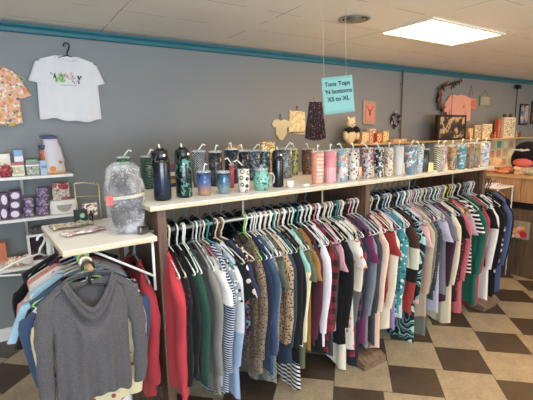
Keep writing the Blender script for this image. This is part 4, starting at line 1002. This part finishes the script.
for k in range(8): disc(rr.uniform(-.085,.0), rr.uniform(-.22,-.18), .0015, rr.uniform(.008,.016), 2, -.0012, rr.uniform(-1,1))
disc(-.075,-.2,.006,.012,2,-.0014); disc(-.095,-.185,.012,.002,2,-.0014,-.5)
for k in range(12): pr.box(-.045+k*.009, -.045+k*.009+.006, -.0008, -.0002, -.25, -.244, 3)
o_ = pr.build('print', mats, t, loc=(-.01, -.0285, .022)); o_.scale = (1.12, 1, 1.35)
put_hanger('black', (cx, WY-.036, zt+.078), 0, 'black hanger holding the white t-shirt on the wall', None, .0045)
nl = MB().tube([(0,0,0),(0,-.045,.004)], .003, 6); o = nl.build('wall_nail', steel, loc=(cx, WY, zt+.079)); tag(o, 'nail in the wall above the white t-shirt', 'nail')
# printed orange shirt at the left edge
pf = fabric('cloth_orange_print', 'e2a98c', 'confetti', 'd9866c', 'ece0c0', 60, heather=.05)
p = aty(-6, 95, WY-.04); a = aty(29, 95, WY-.04); zt2 = aty(6, 66, WY-.04).z; zb2 = aty(6, 124, WY-.04).z
t = thing('t_shirt', 'orange and yellow printed short sleeved shirt at the left edge of the wall', 't-shirt', (p.x, WY-.04, zt2+.085)); hw2 = (a.x-p.x)
tee_mb(hw2*.70, zt2+.085-zb2, .06, seed=4).build('body', pf, t, merge=True)
for sd in (-1,1): tee_sleeve(sd, hw2*.70, hw2*.27, .15, .062).build('sleeve', pf, t)
m = MB(); pts = [(.062*math.sin(2*PI*k/20), -.012*math.cos(2*PI*k/20)-.004, -.088-.036*(.5+.5*math.cos(2*PI*k/20))) for k in range(20)]; m.tube(pts, .005, 6, closed=True); m.build('collar', plain('green_trim','5f8f4c',.8), t)
put_hanger('green', (p.x, WY-.036, zt2+.078), 0, 'green hanger holding the orange printed shirt', None, .0045)

# small clothes on the wall behind the tumblers
def flat_outline(name, label, cat, pts_px, y, thick, mat, group=None, parts=None, bevel=.004):
    P = [aty(u, v, y) for u, v in pts_px]; c = sum(P, Vector())/len(P)
    t = thing(name, label, cat, (c.x, y, c.z), 0, group)
    MB().prism([(q.x-c.x, q.z-c.z) for q in P], -thick, 0).build('body', mat, t, bevel=bevel)
    if parts: parts(t, c)
    return t
def fold_noise(o): return o
def hang_at(u, v, y, label, scale, col='brown'):
    p = aty(u, v, y); o = put_hanger(col, (p.x, y, p.z), 0, label, None, .0045); o.scale = (scale, 1, scale); return o
YW = WY-.0003
flat_outline('baby_bodysuit', 'small cream baby bodysuit hanging on the wall behind the tumblers', 'baby clothes',
 [(277,119),(280,121),(283,119),(288,121),(290,125),(287,128),(286,127),(286,134),(282,140),(279,140),(275,134),(275,127),(273,128),(271,124),(273,120)], YW, .018, fabric('cloth_babycream','d6c49c'))
hang_at(280, 115, YW-.008, 'tiny hanger holding the cream baby bodysuit', .45)
flat_outline('baby_bib', 'square cream quilted bib on the wall right of the baby bodysuit', 'bib',
 [(289,110),(295,111),(299,111),(304,112),(304.5,123),(304,134.5),(296,134),(288,132.5),(288.5,121)], YW, .016, picture('bibprint',['d9c89a','e6dab4','cbb078','e0d0a8'],26,.9),
 parts=lambda t, c: MB().box(-.095,.09,-.02,-.001,-.13,-.118).build('trim', plain('dark_trim','5a4a38',.8), t))
hang_at(297, 107, YW-.008, 'tiny hanger holding the square cream bib', .4)
def dp(t, c):
    m = MB()
    for k in range(5): m.tube([(-.06+.03*k, -.022, .15), (-.09+.045*k, -.026, -.18)], .006, 6)
    m.build('pleats', MC['cloth_darkfloral'], t)
fabric('cloth_darkfloral','2f2c36','floral','8a7f8c','b0605c',40)
flat_outline('child_dress', 'dark floral child dress hanging on a wooden hanger beside the turquoise sign', 'dress',
 [(309,102),(315,102),(321,102),(322,112),(324,125),(325,138),(318,140.5),(311,140),(305,138),(306,128),(308,114)], YW, .02, MC['cloth_darkfloral'], parts=dp)
hang_at(315, 97, YW-.01, 'wooden hanger holding the dark floral child dress', .55, 'ivory')
def ca(t, c):
    MB().box(-.075,.075,-.026,-.021,-.115,.115).build('picture', plain('salmon_print','c98478',.7), t)
    m = MB(); 
    for sx in (-1, 1): m.tube([(0,-.028,-.01),(sx*.012,-.028,.03),(sx*.035,-.028,.05),(sx*.045,-.028,.075)], .004, 6).tube([(sx*.012,-.028,.03),(sx*.03,-.028,.02)], .003, 6)
    m.blob((0,-.027,-.015),(.014,.003,.028),10).build('motif', plain('dark_rust','6e3a34',.7), t)
flat_outline('canvas_picture', 'pink canvas with a dark antlered motif on the wall right of the turquoise sign', 'picture', [(362.3,100),(375,101.5),(374.3,125),(361.8,124)], YW, .02, plain('canvas_tan','a3907c',.8), parts=ca)
# plush bear wearing a black stole
p = aty(350, 142, 3.50); SH = 1.455
t = thing('plush_bear', 'cream plush bear with a black fluffy stole behind the tumblers', 'plush toy', (p.x, 3.50, SH)); pb = plain('cream_plush','d6c6a4',.95,bump=.6,scale=80)
m = MB().blob((0,0,.10),(.085,.05,.105),16,amp=.15).blob((0,-.01,.24),(.062,.05,.062),16).blob((-.045,-.01,.295),(.02,.014,.02),8).blob((.045,-.01,.295),(.02,.014,.02),8).blob((0,-.055,.225),(.026,.02,.02),10).blob((-.095,-.02,.10),(.03,.03,.06),10).blob((.095,-.02,.10),(.03,.03,.06),10)
m.build('body', pb, t); MB().blob((-.055,-.03,.16),(.068,.04,.032),12,amp=.6,seed=1).blob((.055,-.03,.16),(.068,.04,.032),12,amp=.6,seed=2).build('stole', plain('black_fur','17151a',.95,bump=.8,scale=90), t)
MB().blob((0,-.075,.232),(.01,.006,.008),8).blob((-.022,-.056,.255),(.005,.004,.005),6).blob((.022,-.056,.255),(.005,.004,.005),6).build('face', plain('black_bead','141214',.3), t)
# long narrow shelf on the back wall
t = thing('wall_shelf', 'long narrow wooden shelf on the back wall behind the tumblers', 'shelf', (4.9, WY, SH)); 
MB().box(-1.55, 2.75, -.30, 0, -.02, 0).build('board', wood('honey_shelf','b08f5c','cdb07c',5,'X'), t, bevel=.002)
for bx in (-1.2,.2,1.5,2.5): MB().box(bx,bx+.02,-.24,0,-.04,-.0205).box(bx,bx+.02,-.02,0,-.2,-.04).build('bracket', conduit, t)
def sbox(u0, u1, v0, y, cols, name, label, cat='box', depth=.06, sc=26, vb=140, z=None, frame=None):
    z = SH if z is None else z
    a, b = aty(u0, (v0+vb)/2, y), aty(u1, (v0+vb)/2, y); h = aty((u0+u1)/2, v0, y).z-z; w = (b.x-a.x)/2
    t = thing(name, label, cat, ((a.x+b.x)/2, y+depth/2, z+.0005)); MB().box(-w,w,-depth/2,depth/2,0,h).build('box', plain('edge_'+cols[0], cols[0], .6), t, bevel=.002)
    MB().box(-w*.86,w*.86,-depth/2-.002,-depth/2,h*.08,h*.92).build('front_print', picture('pr_'+name+label[:12].replace(' ','_'), cols, sc), t); return t, w, h
sbox(362,369,132,3.46,['c9a27c','e6d2b4','8a5a40'],'greeting_box','tan gift box next to the plush bear on the back shelf')
sbox(370,376,129,3.5,['d8c0a0','a87a5c','f0e0c8'],'greeting_box','taller beige box right of the tan gift box on the back shelf')
sbox(377,382,133,3.44,['b8553f','e0c09a','5a3424'],'greeting_box','rusty red small box on the back shelf under the wreath')
sbox(383,389,131,3.47,['c7a95c','e8d8a0','7a5a2c'],'greeting_box','gold small box on the back shelf left of the wreath')
sbox(394,407,139,3.44,['d9b98c','c49c6c','e4c8a0'],'greeting_box','flat peach tan box directly below the wall wreath')
for u, c, l in ((262,'b89a62','brass'),(272,'9c7d48','bronze')):
    pass
t = thing('wreath', 'small dark bow wreath on the wall right of the pink canvas', 'wreath', (aty(394,120,YW).x, YW-.01, aty(394,120,YW).z)); m = MB(); rr = random.Random(9)
m.tube([(.075*math.cos(2*PI*k/18),-.01,.075*math.sin(2*PI*k/18)) for k in range(18)], .016, 7, closed=True); m.build('ring', plain('dark_twig','2a2024',.8), t)
m = MB()
for k in range(26):
    a = rr.uniform(0,2*PI); r = rr.uniform(.05,.11); m.blob((r*math.cos(a),-.025,r*math.sin(a)),(rr.uniform(.012,.024),.012,rr.uniform(.008,.02)),8,mi=k%3,amp=.5,seed=k)
m.build('ribbons', [plain('black_ribbon','1d181c',.5), plain('mauve_ribbon','7f6a72',.6), plain('silver_ribbon','a39a98',.4)], t)

# right part of the back wall
pk = fabric('cloth_salmon','dd9c88')
def pkt(t, c):
    m = MB(); m.tube([(-.18,-.032,.2),(-.175,-.036,-.2)], .004, 5).build('placket', plain('brown_seam','8f5a44',.8), t)
    MB().blob((.14,-.03,.02),(.03,.005,.026),10).build('badge', plain('tan_badge','c98a5c',.7), t)
flat_outline('pink_shirt', 'salmon pink cardigan pinned wide on the wall at the right', 'cardigan',
 [(448.5,95.5),(452,94.6),(456,95.8),(460,94.8),(464,96),(469,98.5),(469,110),(468.3,121),(464.2,121.5),(463.2,109),(462.8,117),(455,117),(448.5,116.5),(448.2,108),(446.8,115),(442.6,113.5),(443.5,104)], YW, .03, pk, parts=pkt)
flat_outline('pink_pouch', 'small coral pouch hanging right of the salmon cardigan', 'pouch', [(469.5,98),(475,99),(474.8,109.5),(469.2,108.5)], YW, .02, plain('coral_cloth','d98470',.8), parts=lambda t,c: MB().box(-.05,.05,-.024,-.0205,-.05,.05).build('patch', plain('coral_dark','c8705c',.8), t))
t = thing('feather_garland', 'brown and rust leaf garland looped above the salmon cardigan', 'garland', (aty(446,92,YW).x, YW-.02, aty(446,92,YW).z)); rr = random.Random(12)
m = MB(); pts = [aty(u, v, YW-.02)-Vector(t.location) for u, v in ((443,112),(438.5,106),(437,98),(439,90),(444,86),(452,84),(460,81))]; m.tube(pts, .012, 6); m.build('cord', plain('cord_brown','3c2f28',.9), t)
m = MB()
for k in range(46):
    q = rr.random()*(len(pts)-1); a = int(q); P = pts[a].lerp(pts[min(a+1,len(pts)-1)], q-a)
    sz = rr.uniform(.02,.06); d = Vector((rr.uniform(-.03,.03),rr.uniform(-.05,-.005),rr.uniform(-.035,.035)))
    M_ = Matrix.Translation(P+d) @ Matrix.Rotation(rr.uniform(0,PI),4,'Y'); m.blob((0,0,0),(sz,.006,.014),8,mi=k%4,M=M_)
m.build('leaves', [plain('leaf_rust','a0522f',.8), plain('leaf_brown','5a4030',.8), plain('leaf_olive','5c5a3a',.8), plain('leaf_dark','2c2622',.8)], t)
def wallsign(u0,u1,v0,v1,mat,label,fr,nm='wall_sign',y=YW,cat='sign',string=None,inner=None):
    a, b = aty(u0,(v0+v1)/2,y), aty(u1,(v0+v1)/2,y); zt_, zb_ = aty((u0+u1)/2,v0,y).z, aty((u0+u1)/2,v1,y).z; w=(b.x-a.x)/2; h=(zt_-zb_)/2
    t = thing(nm, label, cat, ((a.x+b.x)/2, y, (zt_+zb_)/2)); MB().box(-w,w,-.016,0,-h,h).build('frame', fr, t, bevel=.002); MB().box(-w*.84,w*.84,-.019,-.016,-h*.84,h*.84).build('panel', mat, t)
    if inner: inner(t,w,h)
    if string: MB().tube([(-w*.6,-.008,h),(0,-.006,h+string),(w*.6,-.008,h)], .003, 5).build('cord', conduit, t)
    return t
wallsign(479,489.5,96,106,plain('pale_green_board','9a9c86',.7),'small pale sign hung by a cord right of the coral pouch',plain('grey_wood','7d7a6c',.7),string=.10)
p = aty(471,88,YW); o = MB().tube([(-.05,0,-.12),(0,0,.04),(.05,0,-.10)], .003, 5).build('hanging_cord', conduit, loc=(p.x, YW-.006, p.z)); o.name = 'wall_string'; tag(o,'thin cord loop on the wall above the coral pouch','cord')
wallsign(519,527.5,104,125,picture('blueportrait',['24344a','5f7fa0','c9b8a8','2c3e58'],9),'dark framed blue portrait picture on the far right wall',plain('black_frame','1f1e20',.4),'framed_portrait',cat='picture')
wallsign(530.5,537,101,124,picture('brownportrait',['4a2a22','8a5a44','2a2020'],9),'dark framed reddish picture at the right edge of the photo',plain('black_frame','1f1e20',.4),'framed_portrait',cat='picture')
p = aty(517,88,YW); t = thing('security_camera','small black camera on the wall with a cable running down','camera',(p.x, WY-.005, p.z))
MB().box(-.03,.03,-.05,0,-.02,.04).build('mount', plain('black_plastic','161618',.4), t); MB().lathe([(.03,0),(.034,.01),(.034,.10),(.028,.105)],16,M=Matrix.Translation((-.03,-.06,.01)) @ Matrix.Rotation(-PI/2,4,'Y')).build('barrel', MC['black_plastic'], t)
MB().tube([(0,-.006,-.02),(-.0,-.006,-.62)], .006, 6).build('cable', MC['black_plastic'], t)
# framed art box and goods on the back shelf at right
t, w, h = sbox(438,466,115,3.42,['1c1a1e','1c1a1e','4a3a2c','c9a87c','3f5f74'],'framed_art','black framed picture with a golden figure standing on the back shelf','picture',depth=.05,sc=8)
sbox(468,473,128,3.44,['c9a070','e8d0a8','8a5a40'],'figurine_box','narrow tan box right of the black framed picture')
sbox(475,481,125,3.46,['cdbb96','8f7a5c','efe2c2'],'picture_card','left cream photo card on the back shelf','card',depth=.02)
sbox(482.5,492,124,3.46,['ddcba4','8a8460','f0e4c8','b08a70'],'picture_card','right cream photo card on the back shelf','card',depth=.02)
sbox(498,507,119,3.46,['c2604c','d98a70','8a3a30'],'salmon_box','salmon red box on the back shelf behind the white picture cubes')
sbox(504,515,117.5,3.40,['d9cdb4','6f7a68','efe6d2','2f3a34'],'picture_cube','white cube with dark pictures on the back shelf',depth=.05)
for k,(u,c,l) in enumerate((( 470,'b5763f','amber'),(493,'a83c2c','red'),(496,'c98a6a','peach'),(517,'c8b090','cream'),(521,'8f4c3c','brick'))):
    p = aty(u,137,3.42); t = thing('trinket', '%s small figurine standing on the back shelf' % l, 'figurine', (p.x,3.44,SH+.0005)); m = MB().blob((0,0,.03),(.028,.022,.03),10).blob((0,0,.075),(.018,.016,.018),10).blob((0,-.002,.095),(.008,.008,.01),8); m.build('figure', plain('trinket_'+c,c,.5,var=.2,scale=60), t)
# dark glass jars on top of the picture cube
for u in (505,511):
    p = aty(u,117.5,3.42); zz = aty(509,117.5,3.40).z; o = MB().lathe([(.02,0),(.03,.01),(.03,.05),(.018,.06)],12).build('small_jar', plain('dark_jar','4a4638',.3), loc=(p.x,3.425,zz+.001)); tag(o,'small dark jar on the picture cube, %s one' % ('left' if u==505 else 'right'),'jar','jars on the picture cube')
# hanging display board of cards below the shelf
t = thing('card_board', 'cream board covered in small cards under the long back shelf', 'board', (6.55, WY-.0203, 1.2))
MB().box(-1.25,1.05,0,.02,-.25,.22).build('board', plain('cream_board','d4c6a0',.8), t); rr = random.Random(3)
cc = [plain('card_a','e6dcc0',.7), plain('card_b','4f9a9c',.7), plain('card_c','c2b08a',.7), plain('card_d','c98a7c',.7)]
for i in range(11):
    for j_ in range(3):
        x = -1.15+i*.2; z = .14-j_*.15; MB().box(x,x+.12,-.004,0,z-.06,z+.05).build('card', cc[(i*3+j_*2+rr.randint(0,1))%4], t)
# ------------------------------------------------------------------ counter at the right
lw = wood('oak_laminate','8f6f4e','b08c66',4,'Z',.5); dw = wood('dark_oak','4a3b30','6a5646',4,'Z',.5)
ct = thing('sales_counter', 'wooden shop counter with oak fascia and darker base at the right edge', 'counter', (5.2, 1.9, 0))
MB().box(-.6,.55,-1.6,.95,0,.74).build('base', dw, ct); MB().box(-.56,.5,-1.56,.9,.74,.82).build('shadow_gap', plain('black_recess','1c1814',.8), ct)
for y0 in (-1.6,-1.0,-.4,.2): MB().box(-.62,-.595,y0+.003,y0+.597 if y0 < .2 else .95,.82,1.075).build('fascia_panel', lw, ct, bevel=.002)
MB().box(-.594,.55,-1.6,.95,.82,1.075).build('carcass', lw, ct); MB().box(-.64,.57,-1.62,.97,1.076,1.10).build('counter_top', wood('counter_top_oak','a38560','c2a47c',4,'Y'), ct, bevel=.003)
# picture poster on the base
def onc(u, v, x=4.575): return atx(u, v, x)
a = onc(513,222); b = onc(528,240); cy = (a.y+b.y)/2; hh = abs(a.y-b.y)/2
t = thing('tissue_box', 'box with orange pink and red circles on the dark front of the counter', 'box', (4.6, cy, (a.z+b.z)/2+.01)); hz = abs(a.z-b.z)/2+.01
MB().box(-.05,0,-hh,hh,-hz,hz).build('box', plain('greige_box','8d8678',.6), t, bevel=.003)
m = MB()
for (y_, z_, r_, mi) in ((.6,-.1,.42,0),(.05,.25,.3,1),(-.5,-.35,.45,2),(.15,-.6,.32,1),(-.35,.35,.28,0),(.75,-.75,.22,3)):
    m.lathe([(1,0),(1,.002+mi*.0005)],16,mi=mi,M=Matrix.Translation((-.05,y_*hh,z_*hz-.004)) @ Matrix.Rotation(-PI/2,4,'Y') @ Matrix.Diagonal((r_*hz*.8,r_*hh,1,1)))
m.build('flower_print', [plain('pr_orange','e8a04c',.6),plain('pr_pink','e8a0a8',.6),plain('pr_red','b8222c',.6),plain('pr_cream','eed8c0',.6)], t)
# goods on the counter
CT = 1.1005
def on(u, v, x): q = atx(u, v, x); return q
p = on(526,155,4.9); t = thing('knit_hat', 'large black knitted hat with a rounded crown on the counter', 'hat', (4.9, p.y, CT)); bkn = plain('black_knit','120f12',.95,bump=.6,scale=120)
MB().lathe([(.05,0),(.07,.01),(.08,.04),(.08,.16)],18).build('stand', plain('stand_dark','2a2422',.7), t)
MB().blob((0,-.01,.245),(.12,.125,.11),20,amp=.1).blob((0,.10,.15),(.06,.05,.10),12).build('crown', bkn, t)
m = MB(); rr = random.Random(4)
for k in range(9): m.box(-.128,-.118,.075-.02*k,.088-.02*k,.255+.004*math.sin(k),.275+.004*math.sin(k*2))
m.build('stitched_lettering', plain('white_thread','d8d4cc',.8,var=0), t)
p2 = on(523,157,4.75); t = thing('pink_beanie', 'coral pink knitted cap in front of the black hat', 'hat', (4.75, p2.y, CT))
MB().lathe([(.04,0),(.045,.01),(.045,.09)],14).build('stand', plain('tan_stand','c9a07c',.7), t)
MB().blob((0,0,.125),(.075,.10,.05),18,amp=.1).build('crown', plain('coral_knit','c4625c',.95,bump=.5,scale=110), t)
p3 = on(517,172,4.72); t = thing('mushroom_figure', 'tan wooden mushroom shaped figure at the counter edge', 'figurine', (4.73, p3.y, CT))
MB().lathe([(.035,0),(.04,.005),(.028,.03),(.034,.05)],16).build('stem', plain('tan_figure','d2ab84',.8), t); MB().blob((0,0,.068),(.05,.05,.028),14).build('cap', plain('tan_top','e0bc94',.8), t)
p4 = on(496,158,4.9); t = thing('straw_hat', 'pale straw coloured hat left of the black knitted hat', 'hat', (4.9, p4.y, CT))
MB().blob((0,0,.10),(.075,.075,.06),14,amp=.1).build('crown', plain('straw','dcbf94',.9,bump=.5,scale=90), t); MB().lathe([(.03,0),(.04,.005),(.05,.05),(.11,.055),(.11,.062),(.06,.066)],20).build('brim', MC['straw'], t)
for k,(u,xx,c,l,sz) in enumerate(((491,4.78,'e0a090','pink folded cloth on the counter beside the shelf end',(.05,.08,.022)),(503,4.74,'e8955c','orange folded cloth on the counter, left of the mushroom figure',(.05,.07,.02)),(508,4.82,'d98c80','salmon folded cloth behind the orange one on the counter',(.05,.07,.034)))):
    q = on(u,168,xx); m = MB()
    m.blob((0,0,sz[2]),(sz[0],sz[1],sz[2]),14,amp=.35,seed=k); o = m.build('folded_cloth', plain('fold_'+c,c,.9,var=.15,scale=40), loc=(xx, q.y, CT)); tag(o,l,'cloth')
q = on(530,168,4.74); t = thing('cream_pouch','cream and green printed cloth bag lying on the counter at the right edge','bag',(4.76,q.y,CT))
MB().blob((0,0,.042),(.07,.10,.042),16,amp=.3,seed=8).build('body', coat('creamgreen','e4dcc4','splash','6f9a6a','c9b98c',22,.45,rough=.8), t)
# low white display shelf between rack and counter
q = atx(498,182,4.45); t = thing('low_display', 'white display shelf with folded cards just past the rack end', 'display stand', (4.42, 2.45, 0))
MB().box(-.20,.12,-.30,.22,.985,1.0).build('shelf', white_gloss, t, bevel=.002); MB().box(-.20,.12,-.30,.22,.66,.675).build('shelf', white_gloss, t, bevel=.002)
for x_ in (-.19,.11):
    for y_ in (-.29,.21): MB().tube([(x_,y_,0),(x_,y_,.985)], .008, 6).build('leg', wm, t)
for k,(dx,dy,c,l) in enumerate(((-.1,-.16,'cfc2dc','lilac and white leaflet pile on the low display shelf, front'),(-.02,.0,'e8e4e8','white and purple leaflet pile on the low display shelf, back'))):
    o = MB().box(-.08,.08,-.07,.07,0,.03).build('leaflets', picture('leaf%d'%k,[c,'efeaf2','8f5a9c','f4f0f0'],14), loc=(4.42+dx,2.45+dy,1.0005), rotz=.3*k, bevel=.002); tag(o,l,'papers')
t = thing('floral_bag','orange and white floral bag hanging past the last black coat','bag',(4.2, 2.10, .78))
MB().blob((0,0,.05),(.055,.05,.12),18,amp=.25,seed=6).build('body', coat('floralbag','d9d2d0','splash','c9683c','5a6a94',15,.6,rough=.6), t); MB().tube([(-.03,0,.15),(-.02,0,.21),(.02,0,.21),(.03,0,.15)], .004, 6).build('handle', plain('bag_cord','7c4a34',.6), t)

# ------------------------------------------------------------------ camera
cam = bpy.data.cameras.new('camera'); co = bpy.data.objects.new('camera', cam); C.objects.link(co)
cam.sensor_width = 36; cam.sensor_fit = 'HORIZONTAL'; cam.lens = F/533*36; cam.clip_start = .05; cam.clip_end = 100
Rt = RC.transposed(); M3 = Rt @ Matrix(((1,0,0),(0,-1,0),(0,0,-1)))
co.matrix_world = Matrix.Translation((0,0,H)) @ M3.to_4x4()
bpy.context.scene.camera = co

# ------------------------------------------------------------------ light
w = bpy.data.worlds.new('sky'); bpy.context.scene.world = w; w.use_nodes = True
w.node_tree.nodes['Background'].inputs[0].default_value = (.75,.86,1,1); w.node_tree.nodes['Background'].inputs[1].default_value = 1.5
def area(name, loc, rot, sx, sy, e, col):
    l = bpy.data.lights.new(name, 'AREA'); l.shape = 'RECTANGLE'; l.size = sx; l.size_y = sy; l.energy = e; l.color = col
    o = bpy.data.objects.new(name, l); C.objects.link(o); o.location = loc; o.rotation_euler = rot; return o
# daylight entering through the two shop windows
area('daylight_window_1', (-.4, Y0+.05, 1.3), (-PI/2-1.0, 0, PI), 3.6, 1.8, 440, (.74,.87,1))
area('daylight_window_2', (6.2, Y0+.05, 1.3), (-PI/2-1.0, 0, PI), 5.6, 1.8, 165, (1,.9,.74))
sc = bpy.context.scene; sc.view_settings.view_transform = 'Standard'; sc.view_settings.look = 'None'; sc.view_settings.gamma = 1; sc.view_settings.exposure = -.06
sc.view_settings.use_curve_mapping = False
